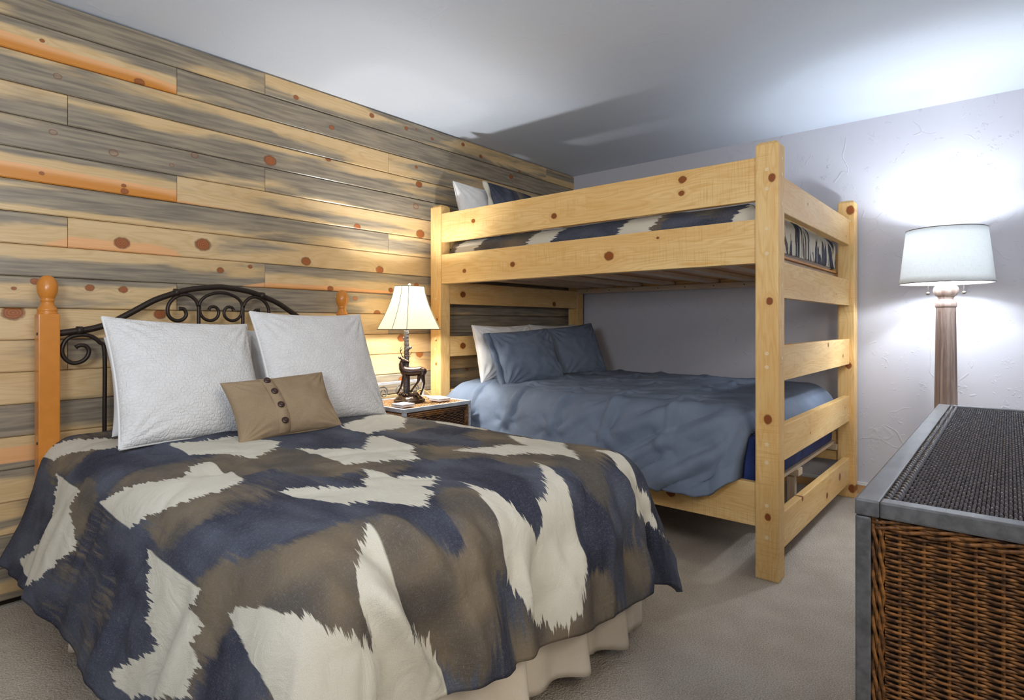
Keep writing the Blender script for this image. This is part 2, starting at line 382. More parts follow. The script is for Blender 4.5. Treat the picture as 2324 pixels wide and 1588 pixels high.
WKNOTS = {1: [(1.732,2.407,.0124,0),(2.247,2.445,.0139,0),(2.524,2.434,.0118,0),(2.611,2.451,.006,0),(2.754,2.419,.0092,0),(3.057,2.45,.013,0),(3.246,2.404,.0134,0),(3.708,2.381,.0109,0)],
 2:[(1.96,2.296,.0131,0),(3.602,2.318,.0178,0),(.952,2.247,.0163,0),(.594,2.308,.0073,0)],
 3:[(.646,2.177,.0112,1),(2.611,2.194,.009,0)],
 4:[(1.58,2.019,.0264,0),(2.635,2.081,.021,0),(1.937,2.106,.0156,0)],
 5:[(.631,1.936,.0111,1),(.849,1.898,.0138,1),(1.193,1.963,.0131,1),(1.089,1.892,.0085,1),(2.607,1.927,.0179,1)],
 6:[(.892,1.733,.012,0),(.889,1.758,.008,0),(2.139,1.728,.019,0),(2.646,1.744,.0271,0),(.593,1.756,.0073,0)],
 8:[(.882,1.497,.024,0),(1.794,1.488,.0227,0),(2.308,1.476,.0225,0),(1.232,1.526,.0286,0)],
 9:[(1.316,1.404,.0135,1),(1.47,1.433,.0093,0),(1.951,1.339,.0157,0),(2.396,1.35,.0143,0),(2.611,1.393,.0149,0)],
 10:[(.76,1.288,.0135,0),(.887,1.286,.014,0),(.571,1.306,.0127,0),(.503,1.274,.0071,0),(2.123,1.287,.0135,1),(2.288,1.197,.0196,0)],
 11:[(.501,1.176,.0285,0),(1.039,1.176,.0209,0)], 12:[(2.483,1.037,.0233,0),(3.5,1.04,.01,0)], 13:[(2.642,.928,.024,0)], 14:[(2.486,.762,.0204,0),(3.1,.80,.014,0)]}
# blue-stain density of every plank row, four heights (top to bottom) read every 0.3 m from x = 0.4
GREY = {1:('55581048833343','88682113813458','39834358432141','39817566465532'),
 2:('88866666777667','02666667777777','00066666666667','00056666666666'),
 3:('33321111523444','85432115663333','99885312353333','78899712623333'),
 4:('33222321254444','37266326765444','49567873152444','59987887854444'),
 5:('55668877866666','67775888866666','66661787866666','77735345666666'),
 6:('68810101112222','00136421133333','00024666555555','00023343444444'),
 7:('35777771233333','47576676444444','88863237644444','00126433344444'),
 8:('90143000112222','80055101122222','10052000011111','10010000011111'),
 9:('11018855766666','32333655777777','88860111166666','99880000011111'),
 10:('88677744466666','11166733466666','13366733456666','54166633455555'),
 11:('10111111299999','10111111288888','10011111277777','00580015666666'),
 12:('17775111277788','17775111166666','16774111144444','12220112244444'),
 13:('11111222444444','10000222433333','10002111333333','23421112322222'),
 14:('77778887744444','88888887533333','87778887754444','43228888865555'),
 15:('22221223344444','22221223344444','33441224444444','65881224444444')}
HEART = {2: {3: '99900000000000', 2: '43300000000000'}, 6: {3: '99950000000000', 2: '65430000000000'}, 8: {3: '05500000000000', 2: '03300000000000'},
         9: {3: '00007654320000'}, 15: {1: '44400000000000', 2: '66600000000000'}}
def samp(rows, X, q):   # rows: 4 digit strings; X position along wall, q 0 (bottom) .. 1 (top)
    A = np.array([[int(ch) for ch in r] for r in rows])/9.
    fx = np.clip((X-.4)/.3, 0, 12.999); i = fx.astype(int); a = fx-i
    fy = np.clip((1-q)*4-.5, 0, 2.999); j = fy.astype(int); b = fy-j
    return (A[j, i]*(1-a)+A[j, i+1]*a)*(1-b)+(A[j+1, i]*(1-a)+A[j+1, i+1]*a)*b
for row in range(1, 20):
    zt = HC-.004 if row == 1 else 2.37-ROWH*(row-2); zb = max(2.37-ROWH*(row-1), .0)
    if zt <= .02: break
    cuts = sorted([c for c in JO[(row-1) % 4] if XL+.1 < c < XW] + [XL, XW])
    for a, b in zip(cuts[:-1], cuts[1:]):
        if b-a < .05: continue
        g = .0009; x0, x1, z0, z1 = a+g, b-g, zb+g, zt-g
        prof = [(z0, .004), (z0+.0045, 0), (z0+(z1-z0)*.33, 0), (z0+(z1-z0)*.67, 0), (z1-.006, 0), (z1, .007)]   # v-groove edges
        yo = rnd.uniform(0, .0015)
        xs = [x0, x0+.0015]+list(np.linspace(x0, x1, max(3, int((x1-x0)/.15)+1))[1:-1])+[x1-.0015, x1]
        V = []
        for i, x in enumerate(xs):
            e = .0012 if i in (0, len(xs)-1) else 0
            for z, dy in prof: V.append((x, YW+yo+dy+e, z))
        nx, nz = len(xs), len(prof); F = gridfaces(nx, nz).tolist()
        base = len(V); V += [(x0, YW+.024, z0), (x1, YW+.024, z0), (x1, YW+.024, z1), (x0, YW+.024, z1)]
        F += [[base, base+1]+[i*nz for i in range(nx)][::-1], [base+3]+[i*nz+nz-1 for i in range(nx)]+[base+2],
              [base+3, base]+list(range(nz)), [base+1, base+2]+[(nx-1)*nz+k for k in range(nz)][::-1]]
        o = obj('plank', V, F, M['plank'], wl)
        Va = np.array(V); q = np.clip((Va[:, 2]-z0)/(z1-z0), 0, 1); r = rnd.random()
        # the stain of the middle of the board, not of its neighbour
        Xs = np.clip(Va[:, 0], a+.12, b-.12)
        grows = GREY.get(row) or tuple(''.join(str(rnd.choice((0, 1, 2, 7, 8))) for _ in range(14)) for _ in range(4))
        attr(o, 'grey', samp(grows, Xs, q)*.92+.02)
        hr = HEART.get(row, {}); zero = '0'*14
        attr(o, 'heart', samp(tuple(hr.get(k, zero) for k in range(4)), np.clip(Va[:, 0], a+.3, b-.02), q) if hr else np.zeros(len(V)))
        attr(o, 'gl', np.stack([Va[:, 0], Va[:, 2], Va[:, 1]*0], -1), 'FLOAT_VECTOR')
        o['seed'] = rnd.uniform(0, 40)
        ks = [k for k in WKNOTS.get(row, []) if a < k[0] < b][:8]
        if not ks and rnd.random() < .35: ks = [(rnd.uniform(a+.1, b-.1), rnd.uniform(zb+.03, max(zb+.04, zt-.03)), rnd.uniform(.006, .014), 0)]
        for i in range(8):
            o['k%d' % i] = [float(q_) for q_ in ks[i][:3]] if i < len(ks) else [99., 99., .001]
        o['ringknots'] = float(sum(k[3] for k in ks)/max(1, len(ks)) > .5)
# ------------------------------------------------------------------ bunk bed
def board(name, x0, x1, y0, y1, z0, z1, parent, along, across, kn=(), mat='pine', b=.004, label=None):
    v, f = bevbox(x0, x1, y0, y1, z0, z1, b)
    o = obj(name, v, f, M[mat], parent); V = np.array(v); ax = 'xyz'
    third = [i for i in range(3) if ax[i] not in (along, across)][0]
    attr(o, 'gl', np.stack([V[:, ax.index(along)], V[:, ax.index(across)], V[:, third]], -1), 'FLOAT_VECTOR')
    o['seed'] = rnd.uniform(0, 60); o['ringknots'] = 0.
    for i in range(4): o['k%d' % i] = [float(q) for q in kn[i]] if i < len(kn) else [99., 99., .001]
    if label: o['label'] = label
    return o
BX0, BX1, BY0, BY1, PW, PT, PH = 2.693, 4.333, .765, 2.917, .100, .091, 1.936
bunk = thing('bunk_bed', 'tall light pine bunk bed of thick square posts and boards in the room corner', 'bunk bed', ((BX0+BX1)/2, (BY0+BY1)/2, 0))
def post(x, y, kn):
    v, f = bevbox(x, x+PT, y, y+PW, .0, PH, .007, 2)
    V = np.array(v); m = V[:, 2] > PH-.001
    c = np.array([x+PT/2, y+PW/2]); V[m, 0] = c[0]+(V[m, 0]-c[0])*.78; V[m, 1] = c[1]+(V[m, 1]-c[1])*.82
    lo = V[:, 2] > PH-.03
    V[(~m) & lo, 2] -= .012
    o = obj('post', V, f, M['pine'], bunk)
    attr(o, 'gl', np.stack([V[:, 2], V[:, 1], V[:, 0]], -1), 'FLOAT_VECTOR'); o['seed'] = rnd.uniform(0, 60); o['ringknots'] = 0.
    for i in range(4): o['k%d' % i] = [float(q) for q in kn[i]] if i < len(kn) else [99., 99., .001]
    return o
pn = post(BX0, BY0, [(1.77, .793, .014), (1.23, .803, .013), (.71, .81, .016), (.28, .81, .012)])
ph = post(BX0, BY1, [(1.02, 2.96, .006), (1.16, 2.95, .007), (.86, 2.96, .008)])
pf = post(BX1, BY0, [(1.87, .79, .022), (.86, .80, .016), (.06, .78, .02)])
pr = post(BX1, BY1, [(1.30, 2.95, .02)])
def plugs(root, pts, face):    # round wooden plugs over the bolts
    for (x, y, z) in pts:
        if face == 'x': v, f = tube([(x-.0012, y, z), (x+.01, y, z)], .0085, 14)
        else: v, f = tube([(x, y-.0012, z), (x, y+.01, z)], .0085, 14)
        obj('plug', v, f, M['plug'], root)
plugs(pn, [(BX0, BY0+.05, z) for z in (1.81, 1.725, 1.55, 1.44, 1.0, .94, .60, .52, .33, .19)], 'x')
plugs(pn, [(BX0+.05, BY0, z) for z in (1.86, 1.79, 1.66, 1.38, 1.30, .98)], 'y')
plugs(ph, [(BX0, BY1+.05, z) for z in (1.30, 1.03, .96)], 'x')
plugs(pf, [(BX1, BY0+.03, 1.80)], 'x')
RX, TH = BX0+.010, .040
# long rails, room side
board('guard_rail', RX, RX+TH, BY0+PW, BY1, 1.681, 1.874, bunk, 'y', 'z', [(2.62, 1.79, .013), (1.98, 1.745, .015), (1.215, 1.765, .012), (1.21, 1.83, .016)])
board('side_rail', RX, RX+TH, BY0+PW, BY1, 1.401, 1.598, bunk, 'y', 'z', [(2.70, 1.475, .012), (2.29, 1.49, .014), (1.62, 1.49, .022), (1.34, 1.56, .006)])
board('side_rail', RX, RX+TH, BY0+PW, BY1, .226, .42, bunk, 'y', 'z', [(1.27, .30, .018), (2.2, .32, .014)])
# long rails, wall side
for z0, z1 in ((1.681, 1.874), (1.401, 1.598), (.226, .42)):
    board('side_rail' if z0 < 1.6 else 'guard_rail', BX1+.03, BX1+.03+TH, BY0+PW, BY1, z0, z1, bunk, 'y', 'z', [(rnd.uniform(1, 2.8), (z0+z1)/2, .012)])
# foot end boards (the ladder side) and head end boards
FB = [(1.6433, 1.8086, [(3.3, 1.75, .006), (4.24, 1.69, .005)]), (1.250, 1.4154, [(3.95, 1.31, .004)]), (.868, 1.033, [(3.75, 1.01, .012), (4.14, .93, .010)]),
      (.497, .662, [(3.35, .56, .006), (4.20, .6, .005)]), (.0945, .260, [(3.72, .15, .016), (4.05, .19, .02), (3.20, .25, .012)])]
for z0, z1, kn in FB: board('end_board', BX0+PT, BX1, BY0+.030, BY0+.030+.038, z0, z1, bunk, 'x', 'z', kn)
for z0, z1 in ((1.6433, 1.8086), (1.267, 1.419), (.907, 1.045), (.53, .682), (.0945, .26)):
    board('end_board', BX0+PT, BX1, BY1+.004, BY1+.042, z0, z1, bunk, 'x', 'z', [(2.80+.11, z0+.07, .02), (3.99, z0+.03, .018)] if z0 in (1.267, .907) else [(3.5, z0+.08, .01)])
# ledgers with screw holes, slats, platform panels
def ledger(x0, x1, z0, z1):
    o = board('ledger', x0, x1, BY0+PW, BY1, z0, z1, bunk, 'y', 'z', [], 'slat', .002)
    for k in range(9):
        y = BY0+.25+k*.225; xx = x0 if x0 > 3.5 else x1
        obj('screw_hole', *tube([(xx-.001, y, (z0+z1)/2), (xx+.001, y, (z0+z1)/2)], .0045, 8), M['hole'], o)
ledger(BX1-.008, BX1+.030, 1.398, 1.436); ledger(RX+TH, RX+TH+.038, 1.402, 1.438)
ledger(BX1-.008, BX1+.030, .300, .338); ledger(RX+TH, RX+TH+.038, .300, .338)
for y in (2.82, 2.60, 2.34, 2.05, 1.70, 1.42, 1.15, .93):
    board('slat', RX+TH+.002, BX1+.028, y-.045, y+.045, 1.438, 1.462, bunk, 'x', 'y', [(rnd.uniform(3, 4.2), y, .006)], 'slat', .002)
    board('slat', RX+TH+.002, BX1+.028, y-.045, y+.045, .338, .357, bunk, 'x', 'y', [], 'slat', .002)
board('platform', RX+TH+.004, BX1+.026, BY0+PW+.005, BY1-.004, 1.463, 1.474, bunk, 'y', 'x', [], 'trimwood', .001)
board('centre_leg', 3.46, 3.50, .90, .94, .0, .338, bunk, 'z', 'x', [], 'slat', .002)
board('centre_leg', 3.46, 3.50, 1.9, 1.94, .0, .338, bunk, 'z', 'x', [], 'slat', .002)
board('centre_rail', 3.44, 3.52, BY0+PW+.01, BY1-.01, .300, .3375, bunk, 'y', 'z', [], 'slat', .002)
# ------------------------------------------------------------------ drapes
def drape(s, t, P):
    w0, t0, R, z0, cx, yh = P['w0'], P['t0'], P['R'], P['z0'], P['cx'], P['yh']; p = P.get('p', 2.6)
    sx = np.clip(s, -w0, w0); ox = s-sx; ot = np.maximum(t-t0, 0)
    L = (np.abs(ox)**p+ot**p)**(1/p); hy = np.sqrt(ox**2+ot**2)+1e-9
    nx = ox/hy; ny = -ot/hy
    cn = np.minimum(np.abs(ox), ot)/(np.maximum(np.abs(ox), ot)+1e-6)
    te = P.get('te', 1.42)-P.get('teL', .17)*np.clip(-ox/.2, 0, 1)-P.get('teC', .25)*cn
    th = np.minimum(L/R, te); ex = np.maximum(L-te*R, 0)
    out = R*np.sin(th)+ex*np.cos(te); dn = R*(1-np.cos(th))+ex*np.sin(te)
    X = cx+sx+nx*out; Y = yh-np.minimum(t, t0)+ny*out
    Z = z0-dn+P.get('crown', .02)*np.cos(np.clip(s/w0, -1, 1)*PI/2)**.7*np.clip((t0+.1-t)/.5, 0, 1)
    return X, Y, Z, L
def sdf(poly, X, Y):   # signed distance, + inside
    P = np.array(poly); n = len(P); D = np.full(X.shape, 1e9); ins = np.zeros(X.shape, bool)
    for i in range(n):
        a = P[i]; b = P[(i+1) % n]; e = b-a; q = ((X-a[0])*e[0]+(Y-a[1])*e[1])/(e@e+1e-12); q = np.clip(q, 0, 1)
        D = np.minimum(D, (X-a[0]-q*e[0])**2+(Y-a[1]-q*e[1])**2)
        c = ((a[1] > Y) != (b[1] > Y)); xi = a[0]+(Y-a[1])*(b[0]-a[0])/(b[1]-a[1]+1e-12); ins ^= c & (X < xi)
    return np.sqrt(D)*np.where(ins, 1, -1)
CREAM={
'C1':[(-0.73,0.00),(-0.68,0.00),(-0.54,0.17),(-0.49,0.27),(-0.53,0.41),(-0.60,0.39),(-0.67,0.20),(-0.72,0.12)],
'C1b':[(-0.44,0.54),(-0.23,0.64),(-0.18,0.88),(-0.26,0.98),(-0.34,1.01),(-0.41,0.83),(-0.45,0.76)],
'C2':[(-0.76,0.23),(-0.76,0.56),(-0.82,0.55),(-0.86,0.65),(-0.91,0.70),(-0.98,0.61),(-1.05,0.54),(-1.10,0.43),(-1.08,0.17),(-1.03,0.28),(-0.93,0.38),(-0.88,0.34),(-0.79,0.28)],
'C3':[(-0.76,0.76),(-0.67,0.90),(-0.59,1.06),(-0.50,0.94),(-0.46,0.94),(-0.46,1.08),(-0.49,1.26),(-0.59,1.30),(-0.65,1.26),(-0.69,1.20),(-0.73,1.14),(-0.77,1.08),(-0.77,0.94)],
'C4':[(-0.79,1.21),(-0.79,1.39),(-0.80,1.55),(-0.81,1.56),(-0.84,1.54),(-0.85,1.61),(-0.90,1.59),(-0.91,1.66),(-0.94,1.64),(-0.98,1.65),(-1.09,1.36),(-1.09,1.30),(-1.07,1.26),(-1.04,1.30),(-1.00,1.37),(-0.96,1.42),(-0.94,1.39),(-0.92,1.35),(-0.88,1.33),(-0.85,1.29),(-0.82,1.29),(-0.81,1.24)],
'C5':[(-0.81,1.70),(-0.78,1.74),(-0.76,1.80),(-0.75,1.89),(-0.71,1.96),(-0.69,2.00),(-0.63,2.04),(-0.56,2.08),(-0.57,2.02),(-0.58,1.99),(-0.57,1.94),(-0.55,1.91),(-0.47,1.81),(-0.47,1.84),(-0.47,1.90),(-0.47,1.96),(-0.47,2.02),(-0.48,2.08),(-0.39,2.15),(-0.36,2.21),(-0.36,2.27),(-0.34,2.45),(-1.0,2.45),(-0.90,2.10),(-0.86,2.00),(-0.84,1.84)],
'C7':[(-0.48,1.42),(-0.42,1.44),(-0.31,1.57),(-0.24,1.49),(-0.22,1.44),(-0.20,1.50),(-0.20,1.56),(-0.14,1.65),(-0.11,1.65),(-0.21,1.73),(-0.25,1.78),(-0.31,1.83),(-0.34,1.78),(-0.36,1.70),(-0.43,1.66),(-0.46,1.54)],
'C9':[(-0.20,1.04),(-0.14,1.09),(-0.06,1.23),(0.08,1.06),(0.12,1.10),(0.08,1.32),(0.02,1.39),(-0.04,1.48),(-0.21,1.33),(-0.20,1.21)],
'C10':[(0.11,0.84),(0.23,0.72),(0.48,0.56),(0.60,0.53),(0.53,0.74),(0.31,0.98),(0.20,0.98),(0.12,1.00),(0.11,0.93)],
'C11':[(0.55,0.90),(0.60,1.00),(0.60,1.21),(0.55,1.21),(0.51,1.13),(0.52,0.98)],
'C12':[(0.13,1.46),(0.27,1.51),(0.41,1.57),(0.54,1.36),(0.60,1.46),(0.60,1.59),(0.47,1.73),(0.36,1.84),(0.38,1.74),(0.32,1.68),(0.21,1.64),(0.17,1.54)],
'C13':[(0.56,1.75),(0.57,1.82),(0.59,1.88),(0.58,1.94),(0.58,2.00),(0.64,2.06),(0.67,2.12),(0.81,2.17),(0.86,2.17),(0.60,2.14),(0.55,2.10),(0.49,2.04),(0.47,1.99),(0.49,1.92),(0.52,1.85)],
'C14':[(-0.10,1.75),(-0.10,1.82),(-0.07,1.88),(-0.04,1.95),(-0.02,1.99),(-0.01,2.03),(0.02,1.99),(0.04,1.93),(0.12,1.89),(0.22,1.77),(0.22,1.81),(0.20,1.88),(0.17,1.97),(0.16,2.04),(0.16,2.12),(0.13,2.17),(0.10,2.23),(0.06,2.29),(-0.01,2.25),(-0.10,2.18),(-0.14,2.10),(-0.15,2.04),(-0.15,1.99),(-0.14,1.92),(-0.14,1.86)],
}
BROWN=[(-0.92,0.28,0),(-0.89,0.00,0),(-0.98,0.25,0),(-0.60,0.52,0),(-0.56,0.70,0),(-0.69,0.22,0.7),(-0.67,0.69,0),(-0.66,0.87,0.7),(-0.59,0.98,0.7),(-0.66,1.33,0.8),(-0.71,1.21,0.8),(-0.56,1.36,0.6),(-0.73,1.49,0),(-0.62,1.64,0),(-0.55,1.69,0),(-0.60,1.86,0.8),(-0.74,1.74,1),(-0.69,1.92,1),(-0.82,1.64,0.8),(-0.61,1.95,0.8),(-0.81,0.81,0.4),(-0.77,0.64,0.9),(-0.83,0.97,0.3),(-0.94,0.90,0.4),(-0.81,1.17,0),(-0.90,1.25,0),(-0.99,1.09,0.5),(-0.99,1.26,0),(-0.82,1.58,0.9),(-0.86,1.79,0.1),(-0.91,1.80,0.1),(-0.10,0.94,0.1),(0.06,0.93,0),(0.01,1.06,0),(-0.28,1.24,1),(-0.30,1.11,0.7),(-0.26,1.36,1),(-0.40,1.44,0.3),(-0.45,1.28,0.3),(-0.42,1.12,0.9),(-0.28,1.48,0.3),(-0.15,1.48,0.9),(0.07,1.47,0.9),(-0.12,1.57,0.2),(-0.04,1.59,0.1),(0.04,1.67,0.1),(0.24,1.19,0.2),(0.28,1.36,0.2),(0.42,1.34,0.7),(0.34,0.98,0.9),(0.36,1.16,0),(0.39,1.45,0.9),(0.26,1.71,1),(0.32,1.82,0.9),(0.60,1.70,1),(0.31,1.91,0.9),(0.33,1.96,1),(-0.01,1.75,0),(0.04,1.84,0),(0.01,1.91,0),(0.24,1.90,0),(0.24,2.02,0),(0.39,1.99,0),(0.20,2.12,0),(0.34,2.22,0.2),(0.20,2.23,0.9),(0.28,2.31,0.6),(0.43,2.11,0.3),(0.52,2.13,0.5),(0.57,2.27,0),(0.66,2.30,0),(0.45,2.25,0.8),(-0.32,1.73,0.1),(-0.41,1.77,0.2),(-0.35,1.86,0),(-0.32,1.91,0.1),(-0.21,1.89,1),(-0.23,1.99,1),(-0.33,2.06,1),(-0.24,2.07,0.9),(-0.42,1.86,0.8),(-0.41,1.97,0.9),(-0.39,2.09,1),(-0.23,2.15,0.8),(-0.18,2.13,0.2),(-0.18,2.19,0.1),(-0.22,2.25,0.2),(-0.14,2.22,0.9),(-0.32,2.18,0.9),(-0.38,2.24,0.2),(-0.03,2.25,0.9),(0.14,2.27,0.8),(-0.53,1.83,0.9),(-0.42,1.75,0.3),(0.65,1.89,0.3)]

def ikat_attrs(o, S, T, cream, brown):
    """pattern in cloth coordinates (metres across, metres from the head): cream patches and brown share"""
    e = .012
    f = lambda tt: np.max([sdf(p, S, tt) for p in cream.values()], axis=0)
    D = f(T); Dt = (f(T+e)-f(T-e))/(2*e)
    B = np.array(brown); wgt = 1/(((S[..., None]-B[:, 0])**2+((T[..., None]-B[:, 1])*.9)**2)**2+1e-5)
    br = (wgt*B[:, 2]).sum(-1)/wgt.sum(-1)
    attr(o, 'cream', D); attr(o, 'cream_t', Dt); attr(o, 'brown', br)
    attr(o, 'st', np.stack([S.ravel(), T.ravel(), S.ravel()*0], -1), 'FLOAT_VECTOR')
def solid(o, th, bevel=False):
    m = o.modifiers.new('thickness', 'SOLIDIFY'); m.thickness = th; m.offset = -1; m.use_rim = True
def gauss_line(S, T, a, b, wd, amp):
    a = np.array(a); b = np.array(b); e = b-a; L = np.hypot(*e); q = ((S-a[0])*e[0]+(T-a[1])*e[1])/L**2
    d = np.hypot(S-a[0]-np.clip(q, 0, 1)*e[0], T-a[1]-np.clip(q, 0, 1)*e[1])
    return amp*np.exp(-(d/wd)**2)*np.clip(4*np.minimum(q+.1, 1.1-q), 0, 1)
# ------------------------------------------------------------------ full bed with its comforter
bed = thing('double_bed', 'double bed with honey wood posts, dark iron headboard and cream bed skirt', 'bed', (1.275, 2.0, 0))
FIN = [(.0, 1.165), (.034, 1.165), (.0345, 1.176), (.031, 1.180), (.034, 1.184), (.034, 1.189), (.030, 1.194), (.025, 1.203), (.0215, 1.213), (.021, 1.220), (.024, 1.223), (.024, 1.227), (.0215, 1.230),
       (.0255, 1.237), (.031, 1.249), (.0345, 1.264), (.0352, 1.279), (.033, 1.295), (.028, 1.308), (.0205, 1.318), (.011, 1.325), (.0, 1.327)]
for x in (.590, 1.960):
    v, f = bevbox(x-.035, x+.035, 2.925, 2.995, 0, 1.170, .004, 2); V = np.array(v)
    # eased corners below the finial
    p = obj('bed_post', V, f, M['oak'], bed)
    fin = obj('finial', *lathe(FIN, (x, 2.96, 0), 28), M['oak'], p, True)
    for z in (1.09, .655): obj('bolt', *tube([(x-.037, 2.945, z), (x-.03, 2.945, z)], .006, 10), M['hole'], p)
hb = MB()
def archz(dx):
    xs_ = [0, .10, .20, .30, .39, .46, .52, .60, .66]; zs = [1.312, 1.303, 1.279, 1.236, 1.180, 1.136, 1.112, 1.099, 1.090]
    return float(np.interp(abs(dx), xs_, zs))
def catmull(P, n=6):
    P = [Vector(p) for p in P]; Q = [P[0]]+P+[P[-1]]; out = []
    for i in range(1, len(Q)-2):
        for k in range(n):
            u = k/n; a, b, c, d = Q[i-1], Q[i], Q[i+1], Q[i+2]
            out.append(.5*((2*b)+(c-a)*u+(2*a-5*b+4*c-d)*u*u+(3*b-a-3*c+d)*u**3))
    return out+[P[-1]]
CX = 1.275; YH = 2.96
arch = [(CX+d, YH, archz(d)) for d in np.linspace(-.655, .655, 23)]
obj('arch_rail', *tube(catmull(arch, 4), .0135, 12), M['iron'], bed, True)
SL = [(.786,.45),(.786,.724),(.786,1.007),(.768,1.052),(.735,1.079),(.697,1.084),(.659,1.072),(.641,1.042),(.638,1.013),(.650,.985),(.674,.968),(.704,.973),(.724,.993),(.730,1.018),(.719,1.037),(.699,1.041),(.684,1.033)]
SM = [(1.169,.45),(1.169,1.145),(1.167,1.215),(1.147,1.252),(1.108,1.269),(1.064,1.253),(1.036,1.215),(1.036,1.172),(1.062,1.147),(1.094,1.149),(1.113,1.172),(1.104,1.199),(1.084,1.201)]
ring = [(1.173,1.206),(1.176,1.236),(1.200,1.262),(1.240,1.279),(1.275,1.283)]
spir = [(1.173,1.206),(1.178,1.176),(1.200,1.152),(1.230,1.147),(1.255,1.163),(1.262,1.190),(1.248,1.212),(1.224,1.212),(1.215,1.198)]
for sg in (1, -1):
    mir = lambda L: [(CX+sg*(x-CX), YH, z) for x, z in L]
    for L in (SL, SM):
        pts = catmull(mir(L), 6); rr = [.0085]*len(pts); rr[-1] = .0105; rr[-2] = .0105
        obj('iron_scroll', *tube(pts, rr, 10), M['iron'], bed, True)
    pts = catmull(mir(ring[::-1]+spir[1:]), 6); rr = [.0075]*len(pts); rr[-1] = .010; rr[-2] = .010
    obj('iron_scroll', *tube(pts, rr, 10), M['iron'], bed, True)
    for dx in (.578, .205):
        x = CX+sg*dx; z = archz(dx)
        obj('collar', *tube([(x-.011, YH, z), (x-.011, YH, z), (x+.011, YH, z)], .0175, 12), M['iron'], bed, True)
obj('lower_rail', *tube([(.62, YH, .62), (1.93, YH, .62)], .012, 10), M['iron'], bed, True)
MB().box(.60, 1.95, 1.05, 2.90, .18, .40, .02, 3).obj('box_spring', M['white_cotton'], bed)
MB().box(.62, 1.93, 1.09, 2.90, .402, .615, .08, 5).obj('mattress', M['white_cotton'], bed)
for x in (.66, 1.89):
    for y in (1.12, 2.8): MB().box(x-.025, x+.025, y-.025, y+.025, 0, .18, .003).obj('leg', M['iron'], bed)
# bed skirt: a pleated cloth round both sides and the foot
pth = [(.585, 2.88), (.585, 1.025), (1.935, 1.025), (1.935, 2.88)]
def walk(p, n):
    seg = []; tot = 0
    for a, b in zip(p[:-1], p[1:]): seg.append((tot, a, b, math.dist(a, b))); tot += math.dist(a, b)
    out = []
    for u in np.linspace(0, tot, n):
        for st, a, b, L in seg:
            if u <= st+L+1e-9:
                q = (u-st)/L; t_ = ((b[0]-a[0])/L, (b[1]-a[1])/L); out.append((a[0]+(b[0]-a[0])*q, a[1]+(b[1]-a[1])*q, t_[1], -t_[0], u)); break
    return out, tot
W_, tot = walk(pth, 620); nz = 18; P = np.zeros((620, nz, 3))
foot0 = 1.855; pleats = [foot0+.62, foot0+.92, foot0+1.16, .5, 1.1, 3.7, 4.3]
for i, (x, y, nx_, ny_, u) in enumerate(W_):
    nx_, ny_ = -(-nx_), ny_
    ox_, oy_ = (x-1.26, y-2.0); sgn = 1 if nx_*ox_+ny_*oy_ > 0 else -1
    for j in range(nz):
        q = j/(nz-1)
        wv = .006*math.sin(u*21)+.010*float(fbm(np.array([u*6.]), np.array([q*.8]))[0])+.005*math.sin(u*53+1)
        for pl in pleats: wv += .045*math.exp(-((u-pl)/.045)**2)-.03*math.exp(-((u-pl-.07)/.03)**2)
        wv *= .2+q*1.0
        hem = .035+.012*math.sin(u*5)+.03*math.exp(-((u-foot0-.80)/.25)**2)
        P[i, j] = (x+nx_*sgn*wv, y+ny_*sgn*wv, .42*(1-q)+hem*q)
sk = obj('bed_skirt', P.reshape(-1, 3), gridfaces(620, nz), M['skirt'], bed, True); solid(sk, .003)
# comforter
BED = dict(w0=.57, t0=1.80, R=.16, z0=.675, cx=1.275, yh=2.93)
ns, nt = 250, 236
a = np.linspace(-1, 1, ns)[:, None]*np.ones((1, nt)); T = np.ones((ns, 1))*np.linspace(0, 1, nt)[None]
tmax = np.interp(a*1.15, [-1.2, -.9, -.4, -.2, .05, .2, .46, .9, 1.2], [2.20, 2.22, 2.27, 2.28, 2.305, 2.32, 2.335, 2.345, 2.35])
T = T*tmax
tt = T/tmax
smaxR = np.interp(T, [0, 1.5, 2.0, 2.35], [1.12, 1.10, 1.0, .945]); smaxL = np.interp(T, [0, .9, 1.8, 2.3], [1.14, 1.125, 1.14, 1.16])
S = np.where(a > 0, a*smaxR, a*smaxL)
X, Y, Z, L = drape(S, T, BED)
side = np.clip(L/.25, 0, 1)
cnr = np.clip(np.minimum(np.abs(S)-.57, T-1.8)/.2, 0, 1)
h = .020*fbm(S*3.1, T*2.6+4, 3)*(1-.5*side)+.008*fbm(S*9, T*7, 3)
fold = fbm(S*7+3*fbm(S*2, T*2, 2), T*1.6+9, 2)      # folds hanging down the foot
h += side*np.clip((T-1.8)/.3, 0, 1)*.115*fold*np.clip(L/.45, 0, 1)
h += side*np.clip(-(S+.5)/.2, 0, 1)*.06*fbm(S*1.8, T*6.5, 2)*np.clip(L/.4, 0, 1)
h += side*np.clip((S-.5)/.2, 0, 1)*.05*fbm(S*1.8+3, T*6.0, 2)*np.clip(L/.4, 0, 1)
